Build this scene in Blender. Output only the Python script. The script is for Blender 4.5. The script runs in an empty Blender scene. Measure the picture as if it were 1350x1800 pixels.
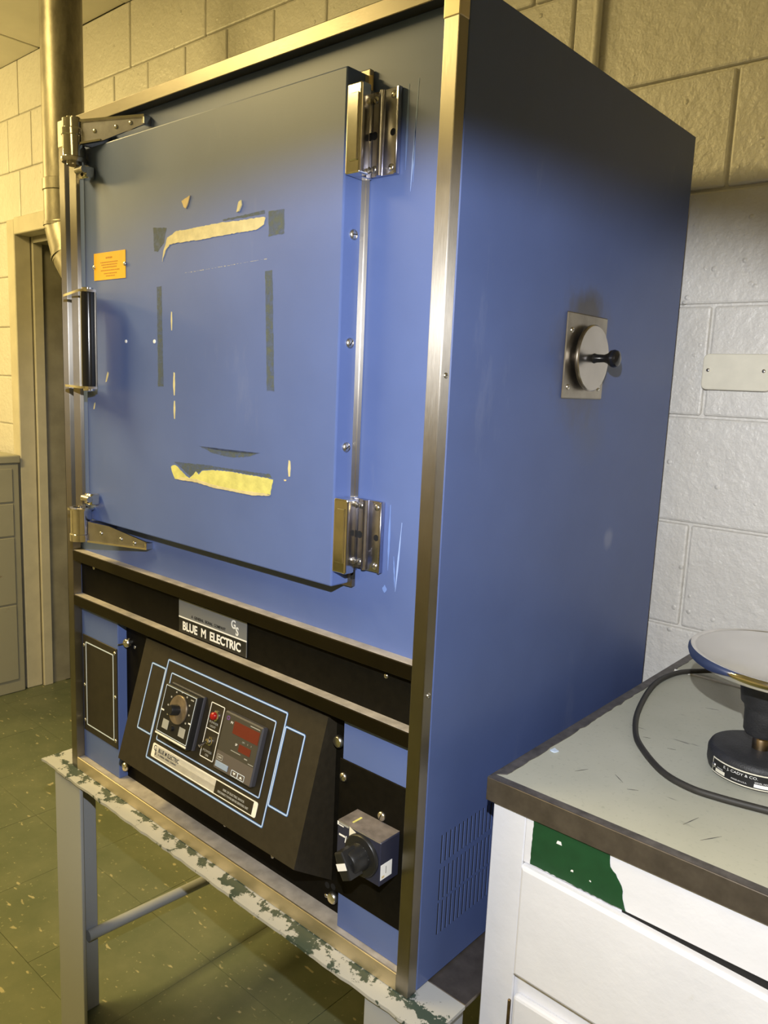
import bpy, bmesh, math, random
from mathutils import Vector, Matrix
random.seed(7)
S = bpy.context.scene
C = bpy.context.collection
V = Vector

# ------------------------------------------------------------------ camera
CAM = V((0.3381, -1.5059, 1.2555))
YAW, PITCH, ROLL, FPX = 0.7164, -0.1611, 0.0430, 1387.2
def cam_axes():
    f = V((-math.sin(YAW)*math.cos(PITCH), math.cos(YAW)*math.cos(PITCH), math.sin(PITCH)))
    r = V((math.cos(YAW), math.sin(YAW), 0)); u = r.cross(f)
    return r*math.cos(ROLL)+u*math.sin(ROLL), -r*math.sin(ROLL)+u*math.cos(ROLL), f
CR, CU, CF = cam_axes()
cd = bpy.data.cameras.new('camera'); cam = bpy.data.objects.new('camera', cd); C.objects.link(cam)
cam.matrix_world = Matrix(((CR.x, CU.x, -CF.x, CAM.x), (CR.y, CU.y, -CF.y, CAM.y), (CR.z, CU.z, -CF.z, CAM.z), (0, 0, 0, 1)))
cd.sensor_fit = 'VERTICAL'; cd.sensor_height = 36.0; cd.lens = FPX/1800*36.0
cd.clip_start = 0.02
S.camera = cam

# ------------------------------------------------------------------ world, lights, exposure
w = bpy.data.worlds.new('world'); S.world = w; w.use_nodes = True
w.node_tree.nodes['Background'].inputs[0].default_value = (1.0, 0.8, 0.5, 1)
w.node_tree.nodes['Background'].inputs[1].default_value = 0.05
S.view_settings.view_transform = 'Standard'; S.view_settings.look = 'None'
S.view_settings.gamma = 1; S.view_settings.use_curve_mapping = False
S.view_settings.exposure = 0.0

def aim(o, target):
    o.rotation_euler = (V(target)-o.location).to_track_quat('-Z', 'Y').to_euler()
def area(name, loc, target, sx, sy, power, col):
    d = bpy.data.lights.new(name, 'AREA'); d.shape = 'RECTANGLE'; d.size = sx; d.size_y = sy
    d.energy = power; d.color = col
    o = bpy.data.objects.new(name, d); C.objects.link(o); o.location = loc; aim(o, target); return o
WARM = (1.0, 0.76, 0.30)
area('ceiling_lamp_key', (-1.85, -1.80, 2.40), (-1.85, -1.80, 0), 0.35, 1.2, 70, WARM)
pd = bpy.data.lights.new('added_light_left', 'POINT'); pd.energy = 60; pd.color = WARM; pd.shadow_soft_size = 0.12  # added unseen light, brightens the ceiling and left wall
po = bpy.data.objects.new('added_light_left', pd); C.objects.link(po); po.location = (-3.5, -1.35, 2.10)
area('added_fill', (1.0, -3.2, 2.40), (1.0, -3.2, 0), 1.2, 0.3, 9, WARM)  # added unseen fill, warm light from behind the camera
# the photographer's unseen lamp above the lens (white, a limited beam)
sd = bpy.data.lights.new('photographer_lamp', 'SPOT'); sd.energy = 70; sd.color = (0.93, 0.95, 1.0)
sd.shadow_soft_size = 0.006; sd.spot_size = 2*math.atan(1400/FPX); sd.spot_blend = 0.3
so = bpy.data.objects.new('photographer_lamp', sd); C.objects.link(so)
so.location = CAM - CR*0.01 + CU*0.155
ax = (CF + CR*((900-675)/FPX) - CU*((1250-900)/FPX)).normalized()
ti = math.radians(-16)
hx = (CR*math.cos(ti)+CU*math.sin(ti)); hx = (hx-ax*hx.dot(ax)).normalized(); hy = (-ax).cross(hx)
sy_ = 860/1400
so.matrix_world = Matrix(((hx.x, hy.x*sy_, -ax.x, so.location.x), (hx.y, hy.y*sy_, -ax.y, so.location.y), (hx.z, hy.z*sy_, -ax.z, so.location.z), (0, 0, 0, 1)))

# ------------------------------------------------------------------ materials
def newmat(name):
    m = bpy.data.materials.new(name); m.use_nodes = True
    nt = m.node_tree; b = nt.nodes['Principled BSDF']; return m, nt, b
def coords(nt, scale=(1, 1, 1), loc=(0, 0, 0)):
    g = nt.nodes.new('ShaderNodeNewGeometry'); mp = nt.nodes.new('ShaderNodeMapping')
    mp.inputs['Scale'].default_value = scale; mp.inputs['Location'].default_value = loc
    nt.links.new(g.outputs['Position'], mp.inputs[0]); return mp.outputs[0]
def noise(nt, vec, scale, detail=4, rough=0.55):
    n = nt.nodes.new('ShaderNodeTexNoise'); n.inputs['Scale'].default_value = scale
    n.inputs['Detail'].default_value = detail; n.inputs['Roughness'].default_value = rough
    nt.links.new(vec, n.inputs['Vector']); return n.outputs[0]
def ramp(nt, fac, stops):
    r = nt.nodes.new('ShaderNodeValToRGB'); e = r.color_ramp.elements
    e[0].position = stops[0][0]; e[0].color = (*stops[0][1], 1)
    e[1].position = stops[-1][0]; e[1].color = (*stops[-1][1], 1)
    for p, c in stops[1:-1]:
        k = e.new(p); k.color = (*c, 1)
    nt.links.new(fac, r.inputs[0]); return r.outputs[0]
def mix(nt, fac, a, b):
    m = nt.nodes.new('ShaderNodeMix'); m.data_type = 'RGBA'
    for i, s in ((0, fac), (6, a), (7, b)):
        if isinstance(s, (tuple, list)): m.inputs[i].default_value = (*s, 1)
        elif isinstance(s, (int, float)): m.inputs[i].default_value = s
        else: nt.links.new(s, m.inputs[i])
    return m.outputs[2]
def bump(nt, b, h, strength, dist):
    n = nt.nodes.new('ShaderNodeBump'); n.inputs['Strength'].default_value = strength; n.inputs['Distance'].default_value = dist
    nt.links.new(h, n.inputs['Height']); nt.links.new(n.outputs[0], b.inputs['Normal']); return n
def math_(nt, op, a, b=0.0):
    m = nt.nodes.new('ShaderNodeMath'); m.operation = op; m.use_clamp = False
    for i, s in ((0, a), (1, b)):
        if isinstance(s, (int, float)): m.inputs[i].default_value = s
        else: nt.links.new(s, m.inputs[i])
    return m.outputs[0]
def simple(name, col, rough=0.5, metal=0.0, var=0.0, vs=30, bmp=0.0, bs=400, spec=0.5):
    m, nt, b = newmat(name)
    b.inputs['Roughness'].default_value = rough; b.inputs['Metallic'].default_value = metal
    b.inputs['Specular IOR Level'].default_value = spec
    b.inputs['Base Color'].default_value = (*col, 1)
    if var:
        n = noise(nt, coords(nt), vs)
        nt.links.new(ramp(nt, n, [(0.3, tuple(c*(1-var) for c in col)), (0.7, tuple(min(1, c*(1+var)) for c in col))]), b.inputs['Base Color'])
    if bmp: bump(nt, b, noise(nt, coords(nt), bs, 2), bmp, 0.001)
    return m
def steel(name, col, rough, stretch, scale=60, var=0.25):
    m, nt, b = newmat(name); b.inputs['Metallic'].default_value = 1.0
    v = coords(nt, stretch); n = noise(nt, v, scale, 5, 0.7)
    big = noise(nt, coords(nt), 9, 3)
    c = mix(nt, 0.5, ramp(nt, n, [(0.3, tuple(k*(1-var) for k in col)), (0.7, col)]), ramp(nt, big, [(0.35, tuple(k*0.7 for k in col)), (0.65, col)]))
    nt.links.new(c, b.inputs['Base Color'])
    nt.links.new(ramp(nt, n, [(0.2, (rough*0.8,)*3), (0.8, (rough*1.25,)*3)]), b.inputs['Roughness'])
    bump(nt, b, n, 0.08, 0.0005); return m

def aniso(m):
    # grain runs upright: the highlight spreads sideways
    nt = m.node_tree; b = nt.nodes['Principled BSDF']; g = nt.nodes.new('ShaderNodeNewGeometry')
    v = nt.nodes.new('ShaderNodeVectorMath'); v.operation = 'CROSS_PRODUCT'
    nt.links.new(g.outputs['True Normal'], v.inputs[0]); v.inputs[1].default_value = (0, 0, 1)
    nt.links.new(v.outputs[0], b.inputs['Tangent']); b.inputs['Anisotropic'].default_value = 0.93

def blue_paint(name, soot_shade=False):
    m, nt, b = newmat(name)
    shade = 0.74 if soot_shade else 1.0  # weaker light on the side panel put into a darker base colour
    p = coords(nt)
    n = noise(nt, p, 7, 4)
    c = ramp(nt, n, [(0.3, (0.090*shade, 0.133*shade, 0.310*shade)), (0.7, (0.102*shade, 0.151*shade, 0.350*shade))])
    # faint dusty rub marks
    n2 = noise(nt, coords(nt, (1, 1, 0.25)), 14, 6, 0.7)
    c = mix(nt, ramp(nt, n2, [(0.62, (0, 0, 0)), (0.8, (0.18,)*3)]), c, (0.30, 0.33, 0.42))
    if soot_shade:
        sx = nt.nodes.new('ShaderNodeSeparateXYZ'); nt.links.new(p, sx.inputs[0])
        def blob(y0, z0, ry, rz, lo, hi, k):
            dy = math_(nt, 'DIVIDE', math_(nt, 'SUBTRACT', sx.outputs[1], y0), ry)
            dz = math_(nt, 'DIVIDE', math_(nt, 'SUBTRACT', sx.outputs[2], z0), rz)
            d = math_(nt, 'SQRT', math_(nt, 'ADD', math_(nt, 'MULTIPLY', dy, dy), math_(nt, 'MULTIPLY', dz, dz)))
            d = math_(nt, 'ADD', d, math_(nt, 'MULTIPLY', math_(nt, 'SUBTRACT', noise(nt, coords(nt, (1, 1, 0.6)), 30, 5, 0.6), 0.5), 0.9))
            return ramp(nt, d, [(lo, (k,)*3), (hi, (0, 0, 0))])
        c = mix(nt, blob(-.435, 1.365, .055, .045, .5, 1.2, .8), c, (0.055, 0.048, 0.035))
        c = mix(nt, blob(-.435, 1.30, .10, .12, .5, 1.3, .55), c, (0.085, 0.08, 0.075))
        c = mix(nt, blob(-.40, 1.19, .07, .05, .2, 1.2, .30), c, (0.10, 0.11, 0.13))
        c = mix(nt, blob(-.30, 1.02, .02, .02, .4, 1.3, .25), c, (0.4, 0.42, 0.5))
    nt.links.new(c, b.inputs['Base Color'])
    b.inputs['Roughness'].default_value = 0.42; b.inputs['Specular IOR Level'].default_value = 0.4
    bump(nt, b, noise(nt, p, 900, 2), 0.12, 0.0004)
    return m
M = {}
M['blue'] = blue_paint('blue_enamel'); M['blue_side'] = blue_paint('blue_enamel_sooty_shaded', True)
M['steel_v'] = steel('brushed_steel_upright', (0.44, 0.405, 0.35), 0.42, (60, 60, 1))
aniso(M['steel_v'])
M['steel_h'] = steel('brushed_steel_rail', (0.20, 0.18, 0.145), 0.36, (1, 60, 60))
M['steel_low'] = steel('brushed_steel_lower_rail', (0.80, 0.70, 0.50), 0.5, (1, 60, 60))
M['steel_dark'] = steel('steel_rail_dark_reflection', (0.05, 0.042, 0.028), 0.4, (1, 60, 60))  # darkened copy of the rail steel; the dark floor reflection is in the colour
M['ledge'] = simple('dusty_steel_ledge', (0.40, 0.36, 0.31), 0.6, 0.2, 0.25, 40)
M['chrome'] = simple('chrome', (0.72, 0.70, 0.68), 0.10, 1.0, 0.08, 60)
M['dull_chrome'] = simple('dull_chrome', (0.55, 0.53, 0.52), 0.24, 1.0, 0.3, 70)
M['dish'] = simple('polished_dish', (0.78, 0.76, 0.74), 0.2, 1.0, 0.04, 20)
M['port_steel'] = simple('tarnished_port_steel', (0.33, 0.30, 0.25), 0.33, 1.0, 0.2, 30)
M['port_cover'] = simple('polished_port_cover', (0.46, 0.43, 0.39), 0.26, 1.0, 0.08, 20)
M['chrome_leaf'] = simple('tinted_chrome_leaf', (0.46, 0.46, 0.55), 0.22, 1.0, 0.15, 60)  # purple tint puts a less golden reflection into the metal's colour
M['screw'] = simple('screw_metal', (0.75, 0.72, 0.66), 0.28, 1.0)
M['black'] = simple('black_enamel', (0.006, 0.005, 0.003), 0.65, 0, 0.2, 90, 0.15, 900, 0.08)
M['panel_black'] = simple('control_panel_black', (0.026, 0.021, 0.013), 0.5, 0, 0.15, 90, 0.1, 900, 0.4)
M['deep'] = simple('dark_void', (0.004, 0.004, 0.004), 0.9)
M['gloss_black'] = simple('glossy_black_grip', (0.008, 0.008, 0.009), 0.16)
M['plastic_black'] = simple('black_plastic', (0.012, 0.012, 0.012), 0.38)
M['plastic_grey'] = simple('dark_grey_plastic', (0.05, 0.048, 0.055), 0.45)
M['navy'] = simple('navy_black_plastic', (0.022, 0.024, 0.045), 0.42)
M['dusty_top'] = simple('dusty_plastic_top', (0.14, 0.12, 0.11), 0.7, 0, 0.35, 60)
M['white_print'] = simple('white_print', (0.82, 0.82, 0.80), 0.5)
M['grey_print'] = simple('grey_print', (0.33, 0.33, 0.31), 0.5)
M['line_blue'] = simple('pale_blue_print', (0.10, 0.24, 0.60), 0.5)
M['line_pale'] = simple('pale_print', (0.62, 0.72, 0.85), 0.5)
M['black_print'] = simple('black_print', (0.012, 0.012, 0.012), 0.5)
M['plate_grey'] = simple('nameplate_grey', (0.22, 0.23, 0.25), 0.4, 0.3)
M['cream_plate'] = simple('cream_plate', (0.82, 0.79, 0.71), 0.5, 0, 0.08, 60)
M['display'] = simple('red_display_window', (0.13, 0.022, 0.012), 0.35)
M['disp_face'] = simple('controller_face', (0.055, 0.050, 0.040), 0.4)
M['disp_low'] = simple('controller_keypad', (0.10, 0.085, 0.075), 0.5)
M['blue_key'] = simple('pale_blue_key', (0.26, 0.34, 0.48), 0.5)
M['lamp_red'] = simple('red_lens', (0.32, 0.012, 0.010), 0.2)
M['dial'] = simple('brown_dial_plate', (0.20, 0.155, 0.10), 0.3, 0.4, 0.25, 60)
M['purple'] = simple('purple_logo', (0.14, 0.06, 0.24), 0.5)
M['yellow_label'] = simple('yellow_label', (0.80, 0.42, 0.012), 0.5, 0, 0.06, 40)
M['label_ink'] = simple('label_ink', (0.46, 0.20, 0.008), 0.5)
M['tape'] = simple('masking_tape', (0.62, 0.58, 0.17), 0.75, 0, 0.18, 50, 0.4, 300)
M['tape2'] = simple('tape_backing', (0.60, 0.52, 0.27), 0.8, 0, 0.15, 60, 0.4, 300)
M['paper'] = simple('torn_paper', (0.62, 0.48, 0.25), 0.85, 0, 0.15, 60)
M['scratch'] = simple('rubbed_paint', (0.17, 0.27, 0.60), 0.5)
M['scratch2'] = simple('scratched_paint', (0.30, 0.42, 0.75), 0.5)
M['rubber'] = simple('black_rubber', (0.028, 0.026, 0.022), 0.6, 0, 0.2, 60)
M['cast'] = simple('black_wrinkle_casting', (0.022, 0.022, 0.024), 0.55, 0, 0.4, 40, 0.5, 500)
M['brass'] = simple('tarnished_brass', (0.30, 0.22, 0.13), 0.35, 1.0, 0.3, 90)
M['caulk'] = simple('white_caulk', (0.72, 0.70, 0.64), 0.6)
M['plate_cream'] = simple('cream_cover_plate', (0.78, 0.74, 0.60), 0.4, 0, 0.05, 40)
M['orange'] = simple('orange_brown_plastic', (0.55, 0.25, 0.07), 0.4)
M['frame_paint'] = simple('cream_door_frame', (0.60, 0.56, 0.45), 0.45, 0, 0.08, 12, 0.3, 120)
M['frame_dark'] = simple('dark_door_reveal', (0.30, 0.28, 0.22), 0.6, 0, 0.2, 8)  # reveal faces darker than the frame front
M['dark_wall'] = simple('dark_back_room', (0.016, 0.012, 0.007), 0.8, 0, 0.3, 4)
M['cab_grey'] = simple('putty_grey_metal', (0.36, 0.35, 0.29), 0.5, 0, 0.08, 6)
M['ceiling'] = simple('ceiling_board', (0.74, 0.71, 0.62), 0.75, 0, 0.07, 5, 0.3, 180)
M['plain_wall'] = simple('plain_cream_wall', (0.62, 0.58, 0.47), 0.6)

def block_mat():
    m, nt, b = newmat('painted_block'); p = coords(nt)
    n = noise(nt, p, 3, 4)
    nt.links.new(ramp(nt, n, [(0.3, (0.68, 0.655, 0.60)), (0.7, (0.76, 0.74, 0.69))]), b.inputs['Base Color'])
    b.inputs['Roughness'].default_value = 0.27
    h1 = noise(nt, p, 95, 6, 0.6); h2 = noise(nt, p, 28, 3)
    vo = nt.nodes.new('ShaderNodeTexVoronoi'); vo.inputs['Scale'].default_value = 42; nt.links.new(p, vo.inputs['Vector'])
    pit = ramp(nt, vo.outputs['Distance'], [(0.10, (1, 1, 1)), (0.22, (0, 0, 0))])
    msk = ramp(nt, noise(nt, p, 17, 2), [(0.55, (0, 0, 0)), (0.62, (1, 1, 1))])
    pits = math_(nt, 'MULTIPLY', pit, msk)
    h = math_(nt, 'ADD', math_(nt, 'MULTIPLY', h1, 0.5), math_(nt, 'ADD', math_(nt, 'MULTIPLY', h2, 0.9), math_(nt, 'MULTIPLY', pits, 0.4)))
    bump(nt, b, h, 0.9, 0.005); return m
M['block'] = block_mat()
def floor_mat():
    m, nt, b = newmat('green_vinyl_tile'); p = coords(nt)
    n = noise(nt, p, 6, 6, 0.65); n2 = noise(nt, coords(nt, (1, 1, 1), (3, 7, 0)), 26, 5, 0.6)
    c = mix(nt, n2, ramp(nt, n, [(0.3, (0.075, 0.098, 0.052)), (0.7, (0.195, 0.205, 0.125))]), (0.120, 0.138, 0.082))
    ch = noise(nt, coords(nt, (1.0, 2.1, 1), (11, 2, 0)), 34, 2, 0.4)
    c = mix(nt, ramp(nt, ch, [(0.685, (0, 0, 0)), (0.74, (1, 1, 1))]), c, (0.40, 0.36, 0.22))
    ch2 = noise(nt, coords(nt, (1.6, 1.0, 1), (5, 20, 0)), 90, 2, 0.4)
    c = mix(nt, ramp(nt, ch2, [(0.71, (0, 0, 0)), (0.75, (0.8,)*3)]), c, (0.30, 0.30, 0.19))
    nt.links.new(c, b.inputs['Base Color']); b.inputs['Roughness'].default_value = 0.42
    bump(nt, b, n2, 0.15, 0.001); return m
M['floor'] = floor_mat()
def stand_mat():
    m, nt, b = newmat('chipped_grey_paint'); p = coords(nt)
    n = noise(nt, p, 22, 6, 0.7)
    n3 = noise(nt, p, 4, 3)
    c = ramp(nt, n3, [(0.3, (0.33, 0.335, 0.33)), (0.7, (0.42, 0.42, 0.40))])
    sx = nt.nodes.new('ShaderNodeSeparateXYZ'); nt.links.new(p, sx.inputs[0])
    # paint scraped off in a band where the oven was slid on
    d = math_(nt, 'ABSOLUTE', math_(nt, 'SUBTRACT', sx.outputs[1], -0.780))
    wr = math_(nt, 'MULTIPLY', math_(nt, 'SUBTRACT', 1.0, math_(nt, 'MINIMUM', math_(nt, 'DIVIDE', d, 0.016), 1.0)), 0.095)
    c = mix(nt, ramp(nt, math_(nt, 'ADD', n, wr), [(0.565, (0, 0, 0)), (0.59, (1, 1, 1))]), c, (0.035, 0.055, 0.045))
    nt.links.new(c, b.inputs['Base Color']); b.inputs['Roughness'].default_value = 0.5
    bump(nt, b, n, 0.3, 0.001); return m
M['stand'] = stand_mat()
def leg_mat():
    m, nt, b = newmat('grey_leg_paint'); n = noise(nt, coords(nt), 70, 4, 0.7)
    c = mix(nt, ramp(nt, n, [(0.70, (0, 0, 0)), (0.73, (1, 1, 1))]), (0.33, 0.345, 0.365), (0.10, 0.09, 0.07))
    nt.links.new(c, b.inputs['Base Color']); b.inputs['Roughness'].default_value = 0.5; return m
M['leg'] = leg_mat()
def counter_mat():
    m, nt, b = newmat('worn_laminate'); p = coords(nt)
    n = noise(nt, p, 5, 4); c = ramp(nt, n, [(0.3, (0.40, 0.40, 0.32)), (0.7, (0.48, 0.475, 0.39))])
    s = noise(nt, coords(nt, (1, 6, 1)), 16, 3, 0.5)
    c = mix(nt, ramp(nt, s, [(0.71, (0, 0, 0)), (0.76, (0.8,)*3)]), c, (0.17, 0.165, 0.14))
    s2 = noise(nt, p, 160, 2); c = mix(nt, ramp(nt, s2, [(0.6, (0, 0, 0)), (0.75, (0.35,)*3)]), c, (0.26, 0.26, 0.21))
    nt.links.new(c, b.inputs['Base Color']); b.inputs['Roughness'].default_value = 0.5; return m
M['laminate'] = counter_mat()
M['edge'] = simple('bronze_edge_strip', (0.17, 0.145, 0.12), 0.38, 0.75, 0.2, 50)
M['lip'] = simple('grimy_metal_lip', (0.13, 0.12, 0.115), 0.5, 0.5, 0.35, 60)
def cabpaint():
    m, nt, b = newmat('thick_white_paint'); p = coords(nt)
    n = noise(nt, p, 9, 4); c = ramp(nt, n, [(0.3, (0.64, 0.65, 0.69)), (0.7, (0.70, 0.71, 0.75))])
    s = noise(nt, p, 30, 4); c = mix(nt, ramp(nt, s, [(0.68, (0, 0, 0)), (0.8, (0.5,)*3)]), c, (0.50, 0.47, 0.38))
    nt.links.new(c, b.inputs['Base Color']); b.inputs['Roughness'].default_value = 0.42
    bump(nt, b, noise(nt, p, 60, 4), 0.25, 0.002); return m
M['cabpaint'] = cabpaint()
M['green'] = simple('exposed_green_paint', (0.008, 0.055, 0.018), 0.5, 0, 0.12, 60)
def galv():
    m, nt, b = newmat('galvanised_pipe'); n = noise(nt, coords(nt, (1, 1, 0.35)), 40, 5, 0.7)
    nt.links.new(ramp(nt, n, [(0.3, (0.13, 0.115, 0.08)), (0.7, (0.27, 0.245, 0.18))]), b.inputs['Base Color'])
    b.inputs['Metallic'].default_value = 0.6; b.inputs['Roughness'].default_value = 0.42
    bump(nt, b, n, 0.15, 0.001); return m
M['galv'] = galv()
def residue():
    m, nt, b = newmat('tape_residue'); n = noise(nt, coords(nt, (1, 1, 1)), 160, 4, 0.7)
    nt.links.new(ramp(nt, n, [(0.3, (0.12, 0.15, 0.13)), (0.7, (0.20, 0.225, 0.11))]), b.inputs['Base Color'])
    nt.links.new(ramp(nt, n, [(0.3, (0.10,)*3), (0.65, (0.48,)*3)]), b.inputs['Alpha'])
    b.inputs['Roughness'].default_value = 0.8; return m
M['residue'] = residue()
def rust_cab():
    m, nt, b = newmat('putty_grey_rusty'); p = coords(nt)
    c = mix(nt, ramp(nt, noise(nt, coords(nt, (1, 1, 3)), 9, 6, 0.7), [(0.66, (0, 0, 0)), (0.74, (1, 1, 1))]), (0.36, 0.35, 0.29), (0.16, 0.07, 0.03))
    nt.links.new(c, b.inputs['Base Color']); b.inputs['Roughness'].default_value = 0.5; return m
M['cab_rust'] = rust_cab()

# ------------------------------------------------------------------ mesh helpers
ID = Matrix.Identity(4)
class MB:
    """collects shapes, then links them as ONE mesh object"""
    def __init__(s): s.bm = bmesh.new(); s.mats = []
    def _mi(s, m):
        if m not in s.mats: s.mats.append(m)
        return s.mats.index(m)
    def _merge(s, b2, m, mx, smooth):
        i = s._mi(m)
        for f in b2.faces: f.material_index = i; f.smooth = smooth
        if mx is not None: b2.transform(mx)
        me = bpy.data.meshes.new('tmp'); b2.to_mesh(me); b2.free(); s.bm.from_mesh(me); bpy.data.meshes.remove(me)
    def box(s, x0, x1, y0, y1, z0, z1, m, bev=0, seg=1, mx=None):
        b = bmesh.new(); bmesh.ops.create_cube(b, size=1)
        for v in b.verts:
            v.co = ((x0+x1)/2+v.co.x*(x1-x0), (y0+y1)/2+v.co.y*(y1-y0), (z0+z1)/2+v.co.z*(z1-z0))
        if bev: bmesh.ops.bevel(b, geom=list(b.edges), offset=bev, segments=seg, affect='EDGES', profile=0.5)
        s._merge(b, m, mx, False); return s
    def rod(s, a, b_, r, m, n=20, r2=None, mx=None):
        a, b_ = V(a), V(b_); d = b_-a; b = bmesh.new()
        bmesh.ops.create_cone(b, cap_ends=True, segments=n, radius1=r, radius2=r if r2 is None else r2, depth=d.length)
        T = Matrix.Translation((a+b_)/2) @ d.to_track_quat('Z', 'Y').to_matrix().to_4x4()
        b.transform(T); s._merge(b, m, mx, True); return s
    def lathe(s, prof, m, n=32, mx=None, smooth=True):
        b = bmesh.new(); rings = []
        for r, z in prof:
            if r < 1e-6: rings.append([b.verts.new((0, 0, z))])
            else: rings.append([b.verts.new((r*math.cos(2*math.pi*k/n), r*math.sin(2*math.pi*k/n), z)) for k in range(n)])
        for A, B in zip(rings, rings[1:]):
            for k in range(n):
                if len(A) == 1 and len(B) == 1: continue
                if len(A) == 1: b.faces.new((A[0], B[k], B[(k+1) % n]))
                elif len(B) == 1: b.faces.new((A[k], A[(k+1) % n], B[0]))
                else: b.faces.new((A[k], A[(k+1) % n], B[(k+1) % n], B[k]))
        bmesh.ops.recalc_face_normals(b, faces=b.faces)
        s._merge(b, m, mx, smooth); return s
    def prism(s, pts, h, m, mx=None, bev=0):
        """polygon in local xy, from z=0 to z=h"""
        b = bmesh.new(); lo = [b.verts.new((x, y, 0)) for x, y in pts]; hi = [b.verts.new((x, y, h)) for x, y in pts]
        n = len(pts); b.faces.new(lo[::-1]); top = b.faces.new(hi)
        for k in range(n): b.faces.new((lo[k], lo[(k+1) % n], hi[(k+1) % n], hi[k]))
        bmesh.ops.recalc_face_normals(b, faces=b.faces)
        if bev: bmesh.ops.bevel(b, geom=list(top.edges), offset=bev, segments=2, affect='EDGES', profile=0.5)
        bmesh.ops.triangulate(b, faces=[f for f in b.faces if len(f.verts) > 4])
        s._merge(b, m, mx, False); return s
    def ring(s, x0, y0, x1, y1, wd, h, m, mx=None, r=0.004):
        """rounded rectangular outline"""
        def rr(a, b_, c, d, r):
            P = []
            for cx, cy, t0 in ((c-r, d-r, 0), (a+r, d-r, 90), (a+r, b_+r, 180), (c-r, b_+r, 270)):
                for k in range(4):
                    t = math.radians(t0+30*k); P.append((cx+r*math.cos(t), cy+r*math.sin(t)))
            return P
        o = rr(x0, y0, x1, y1, r); i = rr(x0+wd, y0+wd, x1-wd, y1-wd, max(r-wd, 0.0004)); n = len(o)
        b = bmesh.new(); A = [[b.verts.new((x, y, z)) for x, y in L] for L, z in ((o, 0), (o, h), (i, h), (i, 0))]
        for q in range(3):
            for k in range(n): b.faces.new((A[q][k], A[q][(k+1) % n], A[q+1][(k+1) % n], A[q+1][k]))
        bmesh.ops.recalc_face_normals(b, faces=b.faces); s._merge(b, m, mx, False); return s
    def tube(s, pts, r, m, n=12, sub=6, mx=None):
        P = [V(p) for p in pts]; Q = []
        for k in range(len(P)-1):
            p0 = P[max(k-1, 0)]; p1 = P[k]; p2 = P[k+1]; p3 = P[min(k+2, len(P)-1)]
            for j in range(sub):
                t = j/sub
                Q.append(0.5*((2*p1)+(p2-p0)*t+(2*p0-5*p1+4*p2-p3)*t*t+(3*p1-3*p2+p3-p0)*t**3))
        Q.append(P[-1]); b = bmesh.new(); rings = []; up = V((0, 0, 1))
        for k, q in enumerate(Q):
            d = (Q[min(k+1, len(Q)-1)]-Q[max(k-1, 0)]).normalized()
            a = d.cross(up); a = a.normalized() if a.length > 1e-3 else V((1, 0, 0)); c = a.cross(d).normalized()
            up = c
            rings.append([b.verts.new(q+a*r*math.cos(2*math.pi*j/n)+c*r*math.sin(2*math.pi*j/n)) for j in range(n)])
        for A, B in zip(rings, rings[1:]):
            for j in range(n): b.faces.new((A[j], A[(j+1) % n], B[(j+1) % n], B[j]))
        b.faces.new(rings[0]); b.faces.new(rings[-1])
        bmesh.ops.recalc_face_normals(b, faces=b.faces); s._merge(b, m, mx, True); return s
    def text(s, body, size, m, mx, h=0.0003, bold=0.0, sx=1.0, align='LEFT'):
        cu = bpy.data.curves.new('t', 'FONT'); cu.body = body; cu.size = size; cu.extrude = h; cu.offset = bold
        cu.align_x = align; cu.resolution_u = 3
        o = bpy.data.objects.new('t', cu); C.objects.link(o)
        dg = bpy.context.evaluated_depsgraph_get(); me = bpy.data.meshes.new_from_object(o.evaluated_get(dg))
        b = bmesh.new(); b.from_mesh(me); bpy.data.objects.remove(o); bpy.data.curves.remove(cu); bpy.data.meshes.remove(me)
        b.transform(Matrix.Scale(sx, 4, (1, 0, 0))); s._merge(b, m, mx, False); return s
    def build(s, name, parent=None, label=None, base=(0, 0, 0)):
        me = bpy.data.meshes.new(name); s.bm.transform(Matrix.Translation(-V(base))); s.bm.to_mesh(me); s.bm.free()
        for m in s.mats: me.materials.append(M[m])
        o = bpy.data.objects.new(name, me); C.objects.link(o); o.location = base
        if parent is not None:
            o.parent = parent
            pl = parent; off = V((0, 0, 0))
            while pl is not None: off += pl.location; pl = pl.parent
            o.location = V(base)-off
        if label: o['label'] = label
        if any(p.use_smooth for p in me.polygons):
            try: me.set_sharp_from_angle(angle=math.radians(40))
            except Exception: pass
        return o
def thing(name, label, cat, loc=(0, 0, 0), group=None):
    o = bpy.data.objects.new(name, None); C.objects.link(o); o.location = loc; o.empty_display_size = 0.05
    o['label'] = label; o['category'] = cat
    if group: o['group'] = group
    return o
def struct(o): o['kind'] = 'structure'; return o
def frame_mx(o, u, v, n):
    u, v, n = V(u), V(v), V(n)
    return Matrix(((u.x, v.x, n.x, o[0]), (u.y, v.y, n.y, o[1]), (u.z, v.z, n.z, o[2]), (0, 0, 0, 1)))
def front_mx(y): return frame_mx((0, y, 0), (1, 0, 0), (0, 0, 1), (0, -1, 0))      # local (x, z, outwards)
def side_mx(x): return frame_mx((x, 0, 0), (0, 1, 0), (0, 0, 1), (1, 0, 0))        # local (y, z, outwards)
def screw_mesh(r, h=0.002):
    k = MB(); k.lathe([(r, 0), (r, h*0.4), (r*0.75, h*0.85), (0, h)], 'screw', 14)
    k.box(-r*0.6, r*0.6, -r*0.09, r*0.09, h*0.86, h*1.02, 'deep'); return k
def shared(mb, name):
    me = bpy.data.meshes.new(name); mb.bm.to_mesh(me); mb.bm.free()
    for m in mb.mats: me.materials.append(M[m])
    return me
SCREW = shared(screw_mesh(0.0042), 'screw'); RIVET = shared(screw_mesh(0.0065, 0.004), 'rivet')
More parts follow.
